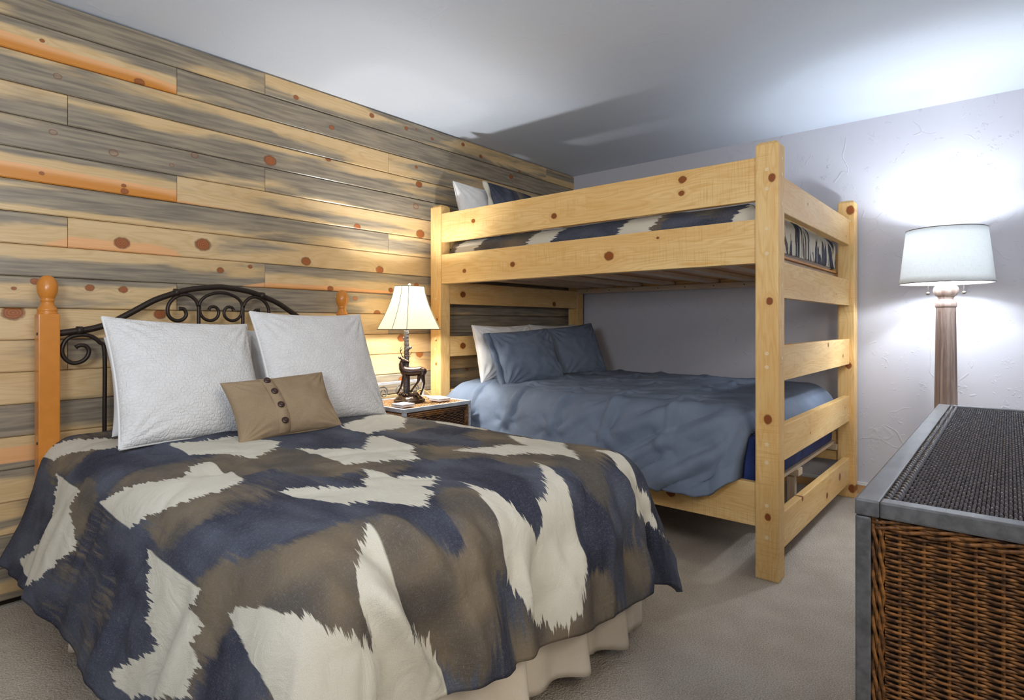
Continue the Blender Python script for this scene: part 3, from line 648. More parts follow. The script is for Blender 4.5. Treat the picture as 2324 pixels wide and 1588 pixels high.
for A_, B_, wd, am in [((.46, 1.9), (.52, 2.34), .022, -.022), ((.40, 1.95), (.44, 2.3), .03, .018), ((.56, 1.95), (.66, 2.34), .03, .02), ((.62, 2.0), (.72, 2.3), .022, -.02),
    ((.30, 2.0), (.27, 2.33), .02, -.014), ((.20, 1.95), (.19, 2.33), .03, .014), ((.06, 2.05), (.10, 2.3), .02, -.010), ((-.10, 2.05), (-.06, 2.3), .018, -.010),
    ((-.28, 1.92), (-.22, 2.28), .028, -.014), ((-.20, 1.9), (-.17, 2.28), .03, .014), ((-.52, 1.83), (-.36, 2.27), .035, .030), ((-.45, 1.80), (-.27, 2.27), .03, -.026),
    ((-.62, 1.86), (-.48, 2.25), .03, .016), ((-.30, 1.85), (-.12, 2.1), .02, -.008), ((-.55, 1.98), (-.36, 2.27), .022, -.03),
    ((-.40, 1.2), (-.30, 1.05), .03, .010), ((-.52, 1.1), (-.36, .98), .035, .022), ((-.46, 1.22), (-.20, 1.30), .02, -.007), ((-.2, 1.2), (.1, 1.35), .02, .006),
    ((.05, .85), (.5, .55), .018, -.007), ((.10, .92), (.55, .7), .018, .006), ((.2, 1.1), (.5, .9), .02, .008), ((-.1, 1.6), (.3, 1.25), .03, .006), ((-.05, 1.05), (.12, .98), .015, -.008),
    ((-.80, .8), (-1.1, .75), .03, .014), ((-.82, 1.25), (-1.12, 1.15), .03, -.016), ((-.8, 1.5), (-1.1, 1.45), .04, .016), ((.02, 1.35), (.5, 1.2), .012, .005)]:
    h += gauss_line(S, T, A_, B_, wd, am)
rgd = 1-np.clip(np.abs(fbm(S*2.2+T*1.5+1, T*2.4-S*2, 3))*9, 0, 1); h += .006*rgd**2
h *= 1-.75*cnr
P = np.stack([X, Y, Z], -1); P, _ = displace(P, h)
edge = np.minimum(tt*0+ (1-tt)*tmax, 9)                       # puffy rolled hem at the foot
P[..., 2] = np.maximum(P[..., 2], .03)
nrm = np.cross(np.gradient(P, axis=0), np.gradient(P, axis=1)); up = nrm[ns//2, nt//3, 2] > 0
F = gridfaces(ns, nt)
if not up: F = F[:, ::-1]
cf = obj('comforter', P.reshape(-1, 3), F, M['ikat'], None, True, origin=(1.275, 1.9, .66))
tag(cf, 'navy, brown and cream ikat comforter spread over the double bed', 'comforter')
ikat_attrs(cf, S, T, CREAM, BROWN); solid(cf, .022)
# ------------------------------------------------------------------ pillows
def frame(yaw, lean, roll):
    u = Vector((math.cos(yaw), math.sin(yaw), 0)); n0 = Vector((math.sin(yaw), -math.cos(yaw), 0)); z = Vector((0, 0, 1))
    v = z*math.cos(lean)-n0*math.sin(lean)
    U = u*math.cos(roll)+v*math.sin(roll); V = -u*math.sin(roll)+v*math.cos(roll); return U, V, U.cross(V)
def pillow(name, label, W, H, T, base, yaw, lean, roll=0, mat='white_cotton', seed=0, wr=.006, pinch=.07, piping=None, group=None, n=56, slump=.0, corner=0, cat='pillow'):
    U, V, N = frame(yaw, lean, roll)
    fr = np.array([U, V, N]); b = np.array(base)
    lin = np.sin(np.linspace(-PI/2, PI/2, n)); u, v = np.meshgrid(lin, lin, indexing='ij')
    x = W/2*u*(1-pinch*(1-v*v)); y = H/2*v*(1-pinch*(1-u*u))+H/2
    env = np.clip((1-u*u)*(1-v*v), 0, 1)
    hh = T/2*env**.40*(1+.18*(-v)*(1-v*v))
    wk = wr*fbm(u*3+seed, v*3+seed*2, 3)*2
    ang = np.arctan2(np.abs(v)-1.0, np.abs(u)-1.0); dc = np.hypot(np.abs(u)-1, np.abs(v)-1)
    wk += wr*1.3*np.sin(ang*17+seed+3*np.sign(u)+5*np.sign(v))*np.exp(-(dc/.5)**2)*np.clip(env*12, 0, 1)
    wk *= np.clip(env*8, 0, 1)
    sl = -slump*(1-v*v)*H
    def side(sg): return np.stack([x, y, sg*hh+wk*sg+sl], -1)
    A, B = side(1), side(-1)
    ww = lambda P: P.reshape(-1, 3)@fr+b
    V3 = np.concatenate([ww(A), ww(B)]); F = gridfaces(n, n); Fb = gridfaces(n, n)[:, ::-1]+n*n
    per = [(i, 0) for i in range(n)]+[(n-1, j) for j in range(1, n)]+[(i, n-1) for i in range(n-2, -1, -1)]+[(0, j) for j in range(n-2, 0, -1)]
    idx = np.array([i*n+j for i, j in per]); nx = np.roll(idx, -1)
    R = np.stack([idx, idx+n*n, nx+n*n, nx], -1)
    o = obj(name, V3, np.concatenate([F, Fb, R]), M[mat], None, True, origin=tuple(b))
    tag(o, label, cat, group)
    st = np.concatenate([np.stack([x, y, x*0], -1).reshape(-1, 3), np.stack([x+2, y, x*0], -1).reshape(-1, 3)])
    attr(o, 'st', st, 'FLOAT_VECTOR')
    if piping:
        pts = [tuple(V3[i]) for i in idx[::2]]+[tuple(V3[idx[0]])]
        obj('piping', *tube(pts, piping, 8, False), M[mat], o, True)
    return o, fr, b
bg = 'white pillows on the double bed'
pillow('pillow', 'plain white pillow standing behind the left quilted pillow', .60, .40, .15, (1.03, 2.66, .69), 0, .26, 0, 'white_cotton', 1, .01)
pillow('pillow', 'plain white pillow standing behind the right quilted pillow', .58, .42, .13, (1.60, 2.70, .69), 0, .22, 0, 'white_cotton', 4, .01)
pillow('quilted_pillow', 'large white quilted pillow on the left of the double bed', .575, .53, .18, (.972, 2.43, .668), .09, .465, -.06, 'quilt', 2, .006, .06, .005)
pillow('quilted_pillow', 'large white quilted pillow on the right, beside the nightstand', .61, .55, .18, (1.545, 2.385, .672), .08, .39, -.01, 'quilt', 6, .006, .06, .005)
tp, fr, b = pillow('throw_pillow', 'small tan linen throw pillow with a row of dark buttons', .425, .275, .13, (1.207, 2.150, .688), -.10, .63, .055, 'linen', 9, .006, .09, None)
# button band across the tan pillow
def on_pillow(u, v, W=.425, H=.275, T=.13, pinch=.09, off=.004):
    x = W/2*u*(1-pinch*(1-v*v)); y = H/2*v*(1-pinch*(1-u*u))+H/2; e = max((1-u*u)*(1-v*v), 0)
    return np.array([x, y, T/2*e**.40*(1+.18*(-v)*(1-v*v))+off])@fr+b
bw = []; nb = 30
for i in range(nb):
    v_ = -.985+1.97*i/(nb-1)
    for u_ in (-.345, -.34, -.24, -.14, -.135): bw.append(on_pillow(u_-.04*v_, v_, off=.0005 if u_ in (-.345, -.135) else .006))
obj('button_band', np.array(bw), gridfaces(nb, 5), M['linen'], tp, True)
for v_ in (.78, .30, -.22, -.72):
    c = Vector(on_pillow(-.24-.04*v_, v_, off=.007)); N_ = Vector(fr[2]); 
    bt = obj('button', *tube([c, c+N_*.003, c+N_*.006, c+N_*.0075], [.0125, .014, .0125, .007], 16), M['button'], tp, True)
    obj('thread', *tube([c+N_*.0075+Vector(fr[0])*.003, c+N_*.009, c+N_*.0075-Vector(fr[0])*.003], .0008, 6), M['linen'], bt)
# ------------------------------------------------------------------ lower bunk
lm = MB().box(2.76, 4.30, .885, 2.885, .358, .62, .035, 4).obj('mattress', M['velvet'], None, False, origin=(3.53, 1.9, .358))
tag(lm, 'navy velvet covered mattress on the lower bunk', 'mattress')
BLU = dict(w0=.70, t0=1.76, R=.17, z0=.725, cx=3.545, yh=2.80, teL=.22, te=1.45, teC=.05, crown=.035)
ns, nt = 230, 220
a = np.linspace(0, 1, ns)[:, None]*np.ones((1, nt)); T = np.ones((ns, 1))*np.linspace(-.13, 2.13, nt)[None]
L0 = np.interp(T, [0, .9, 1.35, 1.70, 1.80, 1.92, 2.13], [1.21, 1.215, 1.20, 1.20, 1.17, 1.10, .98])
S = -L0+a*(L0+.80)
X, Y, Z, L = drape(S, np.maximum(T, 0), BLU)
hd = np.clip(-T/.13, 0, 1); Y = Y+np.minimum(-T, .13)*(T < 0)*.8; Z = Z-hd**2*.09
side = np.clip(-(S+.70)/.15, 0, 1)
foot = np.clip((T-1.0)/.8, 0, 1)
h = .018*fbm(S*3, T*3+2, 3)+.007*fbm(S*10, T*9, 3)+.004*fbm(S*25, T*22, 2)
rt = lambda k: fbm((T*.82+S*.57)*k*.17, (T*.57-S*.82)*k+3, 3)      # diagonal drag folds towards the foot
rg = 1-np.clip(np.abs(rt(9))*5.5, 0, 1); h += side*foot*(.024*rg**1.5+.06*rt(4.))*np.clip(L/.3, 0, 1)
rg2 = 1-np.clip(np.abs(fbm(S*3+T*2, T*3-S*4+7, 3))*9, 0, 1); h += .004*rg2**2*(1-.3*side)
h += side*.035*fbm(S*1.6, T*5, 2)*np.clip(L/.3, 0, 1)
h += np.clip(L/.45-.75, 0, 1)*side*.035*fbm(S*2, T*13+5, 2)*(T < 1.75)
for ty in np.arange(.17, 1.95, .335):                         # tied tufts with radiating puckers
    for k, sx in enumerate((-.98, -.62, -.26, .10, .46)):
        dx = S-sx; dy = T-ty-.0*k; d = np.hypot(dx, dy); an = np.arctan2(dy, dx)
        h += -.016*np.exp(-(d/.035)**2)+.005*np.sin(an*6+k+ty*9)*np.exp(-((d-.07)/.07)**2)
    h += gauss_line(S, T, (-1.00, ty), (-.74, ty+.02), .016, -.020)+gauss_line(S, T, (-1.0, ty+.045), (-.78, ty+.055), .03, .010)
for A_, B_, wd, am in [((-1.13, 1.25), (-.80, 1.85), .030, -.028), ((-1.05, 1.12), (-.74, 1.62), .032, -.022), ((-1.18, 1.5), (-.92, 1.9), .026, -.026), ((-1.09, 1.2), (-.76, 1.75), .03, .022),
    ((-1.02, .85), (-.75, 1.25), .026, -.012), ((-.5, 1.2), (-.1, 1.7), .03, .010), ((-.3, .9), (.3, 1.4), .02, -.008), ((-.6, 1.55), (-.2, 1.8), .02, -.010), ((.1, 1.3), (.5, 1.75), .022, .012),
    ((-.55, .5), (.0, .9), .02, .006), ((-.45, 1.62), (.3, 1.78), .016, .008)]:
    h += gauss_line(S, T, A_, B_, wd, am)
P = np.stack([X, Y, Z], -1); P, _ = displace(P, h*np.where(S > .6, .3, 1)*np.interp(T, [1.74, 1.84], [1, .2]))
P[..., 1] = np.minimum(np.maximum(P[..., 1], .880), 2.905); P[..., 2] = np.maximum(P[..., 2], .29)
P[..., 0] = np.minimum(P[..., 0], 4.31)
P[..., 0] = np.where(P[..., 1] > 2.50, np.maximum(P[..., 0], 2.632), P[..., 0])
tk = (T > 1.925) & (S < -.60); P[..., 0] = np.where(tk, np.maximum(P[..., 0], 2.800), P[..., 0]); P[..., 1] = np.where(tk, np.maximum(P[..., 1], .900), P[..., 1])
lowf = P[..., 2] < .47
P[..., 0] = np.where(lowf & (S < -.7) & ~tk, np.minimum(P[..., 0], 2.668), P[..., 0])
bc = obj('comforter', P.reshape(-1, 3), gridfaces(ns, nt), M['blue'], None, True, origin=(3.5, 1.9, .7))
tag(bc, 'plain slate blue tufted comforter on the lower bunk', 'comforter'); solid(bc, .016)
pillow('pillow', 'white pillow standing at the head of the lower bunk, behind the slate blue pillow', .60, .40, .15, (3.13, 2.66, .735), -.03, .24, 0, 'white_cotton', 11, .012)
pillow('pillow', 'white pillow hidden mostly behind the darker corner pillow of the lower bunk', .64, .40, .14, (3.86, 2.76, .735), 0, .2, 0, 'white_cotton', 14, .01)
p1, fr, b = pillow('pillow', 'slate blue flanged pillow nearest the camera on the lower bunk', .53, .39, .17, (3.107, 2.421, .728), -.20, .42, .06, 'blue', 16, .012, .05)
p2, fr2, b2 = pillow('pillow', 'slate blue pillow leaning into the corner by the white wall', .52, .41, .16, (3.751, 2.46, .73), -.17, .33, .09, 'blue', 19, .012, .05)
def flange(parent, fr, b, W, H, mat, u0=-1.0, wd=.045):
    G = []; n = 26
    for i in range(n):
        v = -1+2*i/(n-1); y = H/2+H/2*v*1.0
        xe = W/2*u0*(1-.05*(1-v*v))
        for k, (dx, dz) in enumerate(((.012, .004), (-wd*.5, .010+.006*math.sin(i*.9)), (-wd, .002+.010*math.sin(i*.7+1)))):
            G.append(np.array([xe+dx, y, dz])@fr+b)
    o = obj('flange', np.array(G), gridfaces(n, 3), M[mat], parent, True); solid(o, .004)
    if mat == 'ikat':
        n_ = len(o.data.vertices); attr(o, 'cream', np.ones(n_)); attr(o, 'cream_t', np.zeros(n_)); attr(o, 'brown', np.zeros(n_)); attr(o, 'st', np.array(o.data.vertices[0].co[:]*n_).reshape(-1, 3), 'FLOAT_VECTOR')
    return o
flange(p1, fr, b, .53, .39, 'blue')
# ------------------------------------------------------------------ upper bunk
um = MB().box(2.765, 4.30, .885, 2.89, 1.478, 1.60, .04, 3).obj('mattress', M['white_cotton'], None, False, origin=(3.53, 1.9, 1.478))
tag(um, 'thin mattress under the ikat quilt on the upper bunk', 'mattress')
# tucked quilt: a closed soft slab
def slab(x0, x1, y0, y1, z0, z1, r, nu=150, nv=110):
    """grid over the top and rounded sides of a soft block; returns P, S, T"""
    w = (x1-x0)/2; l = (y1-y0); cx = (x0+x1)/2; H = z1-z0
    s = np.linspace(-(w+H), w+H, nu)[:, None]*np.ones((1, nv)); t = np.ones((nu, 1))*np.linspace(-H, l+H, nv)[None]
    def fold(q, half):       # arc-length -> (horizontal, drop)
        o = np.abs(q)-(half-r); th = np.clip(o/r, 0, PI/2); ex = np.maximum(o-r*PI/2, 0)
        return np.sign(q)*(np.minimum(np.abs(q), half-r)+r*np.sin(th)), r*(1-np.cos(th))+ex
    xs, dx = fold(s, w); ys, dy = fold(t-l/2, l/2)
    Z = z1-np.maximum(dx, dy)
    return np.stack([cx+xs, y1-(ys+l/2), np.maximum(Z, z0)], -1), s, t
P, S, T = slab(2.758, 4.315, .875, 2.90, 1.492, 1.698, .085)
h = .010*fbm(S*4, T*4, 3)+.006*fbm(S*12, T*12, 2)
endf = np.clip((T-1.98)/.06, 0, 1)
h += endf*(.012*np.sin(S*70+4*fbm(S*4, T*2, 2)*6)*.6+.012*fbm(S*16, T*3, 2))
sd = np.clip((np.abs(S)-.73)/.06, 0, 1)
h += sd*.014*fbm((T+S*.7)*9, (T-S)*2, 2)
P, _ = displace(P, h)
P[..., 1] = np.clip(P[..., 1], .872, 2.905); P[..., 0] = np.clip(P[..., 0], 2.748, 4.32)
uq = obj('quilt', P.reshape(-1, 3), gridfaces(150, 110), M['ikat'], None, True, origin=(3.53, 1.9, 1.5))
tag(uq, 'ikat quilt tucked over the upper bunk mattress, seen between the rails', 'quilt')
CU = {}
for k in range(-4, 5):
    for j in range(7):
        s0 = k*.29; t0_ = j*.62+(k % 2)*.31-.25
        CU[(k, j)] = [(s0-.14, t0_+.05), (s0, t0_-.04), (s0+.14, t0_+.07), (s0+.14, t0_+.26), (s0, t0_+.15), (s0-.14, t0_+.24)]
s0 = -.80
while s0 < .82:                                  # gathered end: narrow stripes
    wd = rnd.uniform(.012, .045); CU['e%.3f' % s0] = [(s0, 1.96+rnd.uniform(-.02, .02)), (s0+wd, 1.97), (s0+wd+.015, 2.4), (s0+.012, 2.4)]; s0 += wd+rnd.uniform(.015, .05)
BU = [(rnd.uniform(-1, 1), rnd.uniform(0, 1.9), rnd.choice((0, 0, 1))) for _ in range(40)]+[(-.8+.08*k, 2.06, rnd.choice((0, .45, .8))) for k in range(21)]
ikat_attrs(uq, S, T, CU, BU)
pillow('pillow', 'white pillow at the head of the upper bunk, nearest the corner post', .60, .42, .16, (3.06, 2.76, 1.69), .0, .28, -.02, 'white_cotton', 22, .01)
pillow('pillow', 'white pillow on the upper bunk showing past the ikat pillow', .62, .42, .14, (3.72, 2.79, 1.68), .0, .28, 0, 'white_cotton', 25, .01)
p3, fr3, b3 = pillow('ikat_pillow', 'navy and grey ikat pillow with a cream flange on the upper bunk', .50, .44, .15, (3.23, 2.64, 1.685), .03, .30, -.03, 'ikat', 28, .008, .03)
n_ = len(p3.data.vertices); st = np.zeros(n_*3, dtype=np.float32); p3.data.attributes['st'].data.foreach_get('vector', st); st = st.reshape(-1, 3)
attr(p3, 'cream', np.full(n_, -.2)); attr(p3, 'cream_t', np.zeros(n_)); attr(p3, 'brown', np.clip(.15+.9*(fbm(st[:, 0]*6+2, st[:, 1]*4, 2)+.35*(st[:, 0] > .02)), 0, 1)*.8)
flange(p3, fr3, b3, .50, .44, 'ikat', -1.0, .045)
# ------------------------------------------------------------------ woven panels and braids
def weave(O, U, V, N, LU, LV, pitch, stake, amp, rn, nc=6, seed=0, jit=.12, spw=4):
    """strands along U, stacked along V, passing over and under stakes; returns arrays"""
    rs = np.random.RandomState(seed); rows = max(2, int(LV/pitch)); ns_ = max(8, int(LU/stake*spw))
    O, U, V, N = (np.array(q, float) for q in (O, U, V, N))
    u = np.linspace(0, LU, ns_); a = np.arange(nc)*2*PI/nc
    j = np.arange(rows); vc = (j+.5)*LV/rows
    off = amp*np.sin(PI*u[None]/stake+PI*j[:, None])+rs.uniform(-1, 1, (rows, ns_))*amp*jit
    cv = LV/rows*.50*np.cos(a); cn = rn*np.sin(a)
    vv = vc[:, None, None]+cv[None, None]+rs.uniform(-1, 1, (rows, ns_, 1))*pitch*.06
    nn = off[..., None]+cn[None, None]
    P = O+u[None, :, None, None]*U+vv[..., None]*V+nn[..., None]*N
    P = P.reshape(-1, 3)
    r_, s_, k_ = np.meshgrid(np.arange(rows), np.arange(ns_-1), np.arange(nc), indexing='ij')
    k2 = (k_+1) % nc; ix = lambda s, k: (r_*ns_+s)*nc+k
    F = np.stack([ix(s_, k_), ix(s_, k2), ix(s_+1, k2), ix(s_+1, k_)], -1).reshape(-1, 4)
    return P, F
def woven(name, mat, parent, *a, stakes=True, **k):
    P, F = weave(*a, **k)
    o = obj(name, P, F, M[mat], parent, True, kind='stuff'); return o
def braid(name, mat, parent, A, B, N, r, strands=3, pitch=.035, nc=6):
    A, B, N = Vector(A), Vector(B), Vector(N); D = (B-A); L = D.length; D.normalize(); S_ = D.cross(N); mb = MB()
    n = max(10, int(L/pitch*8))
    for s in range(strands):
        pts = [A+D*(L*i/n)+(S_*math.cos(2*PI*(L*i/n/pitch+s/strands))+N*math.sin(2*PI*(L*i/n/pitch+s/strands)))*r*.62 for i in range(n+1)]
        mb.tube(pts, r*.62, nc)
    return mb.obj(name, M[mat], parent, True)
# ------------------------------------------------------------------ dresser
DX0, DX1, DY0, DY1, DH = 1.078, 2.538, -.37, .19, .85
dr = thing('dresser', 'dark wicker dresser with grey washed frame in the right foreground', 'dresser', ((DX0+DX1)/2, (DY0+DY1)/2, 0))
def rail(*a, b=.003, parent=None, name='frame_rail'): return MB().box(*a, b, 2).obj(name, M['wash'], parent or dr)
FW = .022
for x in (DX0, DX1-FW):
    for y in (DY0, DY1-FW): rail(x, x+FW, y, y+FW, 0, DH-.027, name='frame_post')
tb = .034
rail(DX0-.0005, DX1+.0005, DY1-tb, DY1+.0005, DH-.026, DH, name='top_rail'); rail(DX0-.0005, DX1+.0005, DY0, DY0+tb, DH-.026, DH, name='top_rail')
rail(DX0-.0005, DX0+.030, DY0+tb, DY1-tb, DH-.026, DH, name='top_rail'); rail(DX1-.030, DX1+.0005, DY0+tb, DY1-tb, DH-.026, DH, name='top_rail')
for x in (DX0, DX1-FW): rail(x, x+FW, DY0+FW, DY1-FW, .07, .10)
for y in (DY0, DY1-FW): rail(DX0+FW, DX1-FW, y, y+FW, .07, .10)
MB().box(DX0+.012, DX1-.012, DY0+.012, DY1-.014, .10, DH-.02, 0).obj('carcass', M['backing'], dr)
ix0, ix1, iy0, iy1 = DX0+.030, DX1-.030, DY0+tb, DY1-tb
woven('woven_top', 'reedblack', dr, (ix0+.012, iy0+.010, DH-.009), (1, 0, 0), (0, 1, 0), (0, 0, 1), ix1-ix0-.024, iy1-iy0-.034, .0054, .0145, .0031, .0028, nc=6, seed=1, spw=5)
for dy in (.005, .0165): braid('braid', 'reedblack', dr, (ix0, iy1-dy, DH-.008), (ix1, iy1-dy, DH-.008), (0, 0, 1), .0064, 3, .060)
braid('braid', 'reedblack', dr, (ix0+.005, iy1, DH-.010), (ix0+.005, iy0, DH-.010), (0, 0, 1), .0045, 2, .05)
braid('braid', 'reedblack', dr, (ix1-.005, iy1, DH-.010), (ix1-.005, iy0, DH-.010), (0, 0, 1), .0045, 2, .05)
# end panel facing the camera side
zt = DH-.027
woven('woven_panel', 'reedbrown', dr, (DX0+.010, DY1-FW-.018, .12), (0, -1, 0), (0, 0, 1), (-1, 0, 0), DY1-DY0-2*FW-.036, zt-.02-.12, .0046, .031, .0034, .0021, seed=2)
for k in range(17):
    y = DY1-FW-.018-.0155-k*.031
    if y > DY0+.03: obj('stake', *tube([(DX0+.011, y-.004, .11), (DX0+.011, y-.004, zt-.01)], .0028, 6), M['reedbrown'], dr)
for dy in (.005, .0135): braid('braid', 'reedbrown', dr, (DX0+.007, DY1-FW-dy, .10), (DX0+.007, DY1-FW-dy, zt-.002), (-1, 0, 0), .0050, 2, .075)
for dz in (.005, .0135): braid('braid', 'reedbrown', dr, (DX0+.007, DY1-FW, zt-dz), (DX0+.007, DY0+FW, zt-dz), (-1, 0, 0), .0050, 2, .075)
# drawers on the bunk side
def drawer(x0, x1, z0, z1, y, sgn, parent, mat, knobm, pitch=.0088, stake=.03, seed=5):
    """front faces sgn*y"""
    d = obj('drawer', *bevbox(x0, x1, min(y, y-sgn*.02), max(y, y-sgn*.02), z0, z1, .002), M['backing'], parent)
    yo = y+sgn*.002
    for k, ins in enumerate((.007, .018, .028)):
        pts = [(x0+ins, yo, z0+ins), (x1-ins, yo, z0+ins), (x1-ins, yo, z1-ins), (x0+ins, yo, z1-ins)]
        for i in range(4): obj('moulding', *tube([pts[i], pts[(i+1) % 4]], .0062-.001*k, 8), M[mat], d, True)
    woven('woven_front', mat, d, (x0+.035, yo-sgn*.004, z0+.035), (1, 0, 0), (0, 0, 1), (0, sgn, 0), x1-x0-.07, z1-z0-.07, pitch, stake, .0024, .0024, seed=seed)
    c = (x0+x1)/2; zc = (z0+z1)/2
    obj('knob', *tube([(c, yo, zc), (c, yo+sgn*.012, zc), (c, yo+sgn*.014, zc), (c, yo+sgn*.022, zc), (c, yo+sgn*.026, zc)], [.005, .005, .011, .012, .006], 14), M[knobm], d, True)
    return d
for i in range(3):
    for j in range(2):
        xa = DX0+FW+.004+i*(DX1-DX0-2*FW)/3; za = .105+j*.36
        drawer(xa, xa+(DX1-DX0-2*FW)/3-.008, za, za+.345, DY1-.006, 1, dr, 'reedbrown', 'knob', .0125, .04)
# ------------------------------------------------------------------ nightstand
NX0, NX1, NY0, NY1, NH = 2.090, 2.622, 2.560, 3.020, .655
nsd = thing('nightstand', 'wicker nightstand with grey frame between the double bed and the bunk', 'nightstand', ((NX0+NX1)/2, (NY0+NY1)/2, 0))
def nr(*a, name='frame_rail'): return MB().box(*a, .0025, 2).obj(name, M['washlight'], nsd)
fw = .022
for x in (NX0, NX1-fw):
    for y in (NY0, NY1-fw): nr(x, x+fw, y, y+fw, 0, NH-.022, name='frame_post')
nr(NX0, NX1, NY0, NY0+.020, NH-.022, NH); nr(NX0, NX1, NY1-.020, NY1, NH-.022, NH)
nr(NX0, NX0+.020, NY0+.020, NY1-.020, NH-.022, NH); nr(NX1-.020, NX1, NY0+.020, NY1-.020, NH-.022, NH)
for y in (NY0, NY1-fw): nr(NX0+fw, NX1-fw, y, y+fw, .07, .095)
for x in (NX0, NX1-fw): nr(x, x+fw, NY0+fw, NY1-fw, .07, .095)
MB().box(NX0+.010, NX1-.010, NY0+.012, NY1-.008, .095, NH-.016, 0).obj('carcass', M['backtan'], nsd)
woven('woven_top', 'reedtan', nsd, (NX0+.022, NY0+.022, NH-.0075), (1, 0, 0), (0, 1, 0), (0, 0, 1), NX1-NX0-.044, NY1-NY0-.044, .0098, .016, .0016, .0018, seed=11)
woven('woven_side', 'reedtan', nsd, (NX0+.008, NY0+fw+.002, .10), (0, 1, 0), (0, 0, 1), (-1, 0, 0), NY1-NY0-2*fw-.004, NH-.13, .0098, .03, .0024, .0024, seed=12)
woven('woven_side', 'reedtan', nsd, (NX1-.008, NY0+fw+.002, .10), (0, 1, 0), (0, 0, 1), (1, 0, 0), NY1-NY0-2*fw-.004, NH-.13, .0098, .03, .0024, .0024, seed=13)
for j, (za, zb_) in enumerate(((.455, NH-.026), (.28, .450), (.10, .275))):
    drawer(NX0+fw+.002, NX1-fw-.002, za, zb_, NY0+.004, -1, nsd, 'reedbrown', 'knob', .0075, .027, 20+j)
# scroll gallery along the back of the nightstand
yg = NY1-.012
for x in (NX0+.006, NX1-.006): MB().box(x-.006, x+.006, yg-.006, yg+.006, NH, .750, .001).obj('gallery_post', M['washlight'], nsd)
MB().box(NX0, NX1, yg-.008, yg+.008, .744, .762, .002).obj('gallery_rail', M['washlight'], nsd)
def spiral(cx, cz, r0, r1, a0, turns, sg, y, n=34):
    return [(cx+sg*(r0+(r1-r0)*i/n)*math.cos(a0+turns*2*PI*i/n), y, cz+(r0+(r1-r0)*i/n)*math.sin(a0+turns*2*PI*i/n)) for i in range(n+1)]
for k in range(4):
    xc = NX0+.075+k*.128; sg = 1 if k % 2 else -1
    sp = spiral(xc, .698, .034, .008, PI*.5, -1.6, sg, yg)
    tail = [(xc-sg*.115, yg, .660), (xc-sg*.075, yg, .695), (xc-sg*.035, yg, .728)]
    obj('scroll', *tube(catmull(tail+sp, 3), .0036, 7), M['wash'], nsd, True)
# ------------------------------------------------------------------ coasters
def coaster(x, y, z, a, label):
    o = thing('coaster', label, 'coaster', (x, y, z), 'stone coasters on the nightstand')
    c, s = math.cos(a), math.sin(a); h_ = .047
    def sq(z0, z1, hh, mat, name):
        v, f = bevbox(-hh, hh, -hh, hh, z0, z1, .0015, 2); v = [(x+p[0]*c-p[1]*s, y+p[0]*s+p[1]*c, z+p[2]) for p in v]
        return obj(name, v, f, M[mat], o)
    sq(0, .0022, h_-.001, 'cork', 'cork_base'); sq(.0022, .0085, h_, 'coaster', 'stone_tile')
    mb = MB()
    for (px_, py_, r_) in ((-.012, .004, .010), (.004, -.004, .013), (.017, .006, .008), (-.002, .014, .006)):
        v, f = lathe([(0, .0086), (r_, .0086), (r_*.7, .0089), (0, .0089)], (0, 0, 0), 10, sy=.7)
        v = [(x+(p[0]+px_)*c-(p[1]+py_)*s, y+(p[0]+px_)*s+(p[1]+py_)*c, z+p[2]) for p in v]; mb.add(v, f)
    mb.obj('print', M['print'], o)
tz = NH+.0005
coaster(2.165, 2.660, tz, .02, 'lower coaster of the stack in front of the deer lamp')
coaster(2.167, 2.662, tz+.0092, .06, 'upper coaster of the stack in front of the deer lamp')
coaster(2.478, 2.690, tz, .0, 'lower coaster of the stack right of the deer lamp')
coaster(2.480, 2.692, tz+.0092, -.05, 'upper coaster of the stack right of the deer lamp')
coaster(2.555, 2.80, tz, .0, 'single coaster at the bunk side edge of the nightstand')
# ------------------------------------------------------------------ deer table lamp
LX, LY = 2.33, 2.80
tl = thing('table_lamp', 'bronze deer table lamp with lit cream shade on the nightstand', 'lamp', (LX, LY, NH))
Rv = Vector((.647, -.762, 0)); Bv = Vector((.762, .647, 0))     # along the deer / behind the deer
zb = NH+.001
def D(zx, zy, dep=0): return Vector((LX, LY, zb))+Rv*((zx-410)/7.94*.00272)+Bv*dep+Vector((0, 0, (1190-zy)/7.94*.00272))
k = .00272/7.94
obj('plinth', *lathe([(0, 0), (.100, 0), (.102, .004), (.100, .013), (.094, .016), (0, .016)], (LX, LY, zb), 40, sx=1, sy=.86), M['bronze'], tl, True)
# rocky ground: lumpy mound
n1, n2 = 40, 14; V = []
for i in range(n1):
    for j in range(n2):
        a_ = 2*PI*i/n1; q = j/(n2-1); r_ = .092*q**.8*(1+.10*math.sin(3*a_+1)+.06*math.sin(7*a_))
        z_ = .016+.030*(1-q**3)+.010*float(fbm(np.array([math.cos(a_)*q*4+5]), np.array([math.sin(a_)*q*4+5]))[0])*2*(1-q**4)
        V.append((LX+r_*math.cos(a_), LY+r_*.8*math.sin(a_), zb+z_))
obj('rock_base', V, gridfaces(n1, n2, True), M['bronze'], tl, True)
mb = MB()
for i in range(16):
    a_ = i*2.4; r_ = .03+.045*rnd.random(); c_ = Vector((LX+r_*math.cos(a_), LY+r_*.8*math.sin(a_), zb+.040)); d_ = Vector((math.cos(a_+1), math.sin(a_+1), .1))*.02
    mb.tube([c_-d_, c_-d_*.3+Vector((0, 0, .006)), c_+d_*.5+Vector((0, 0, .005)), c_+d_], [.003, .009, .008, .003], 7)
mb.obj('rock_leaves', M['bronze'], tl, True)
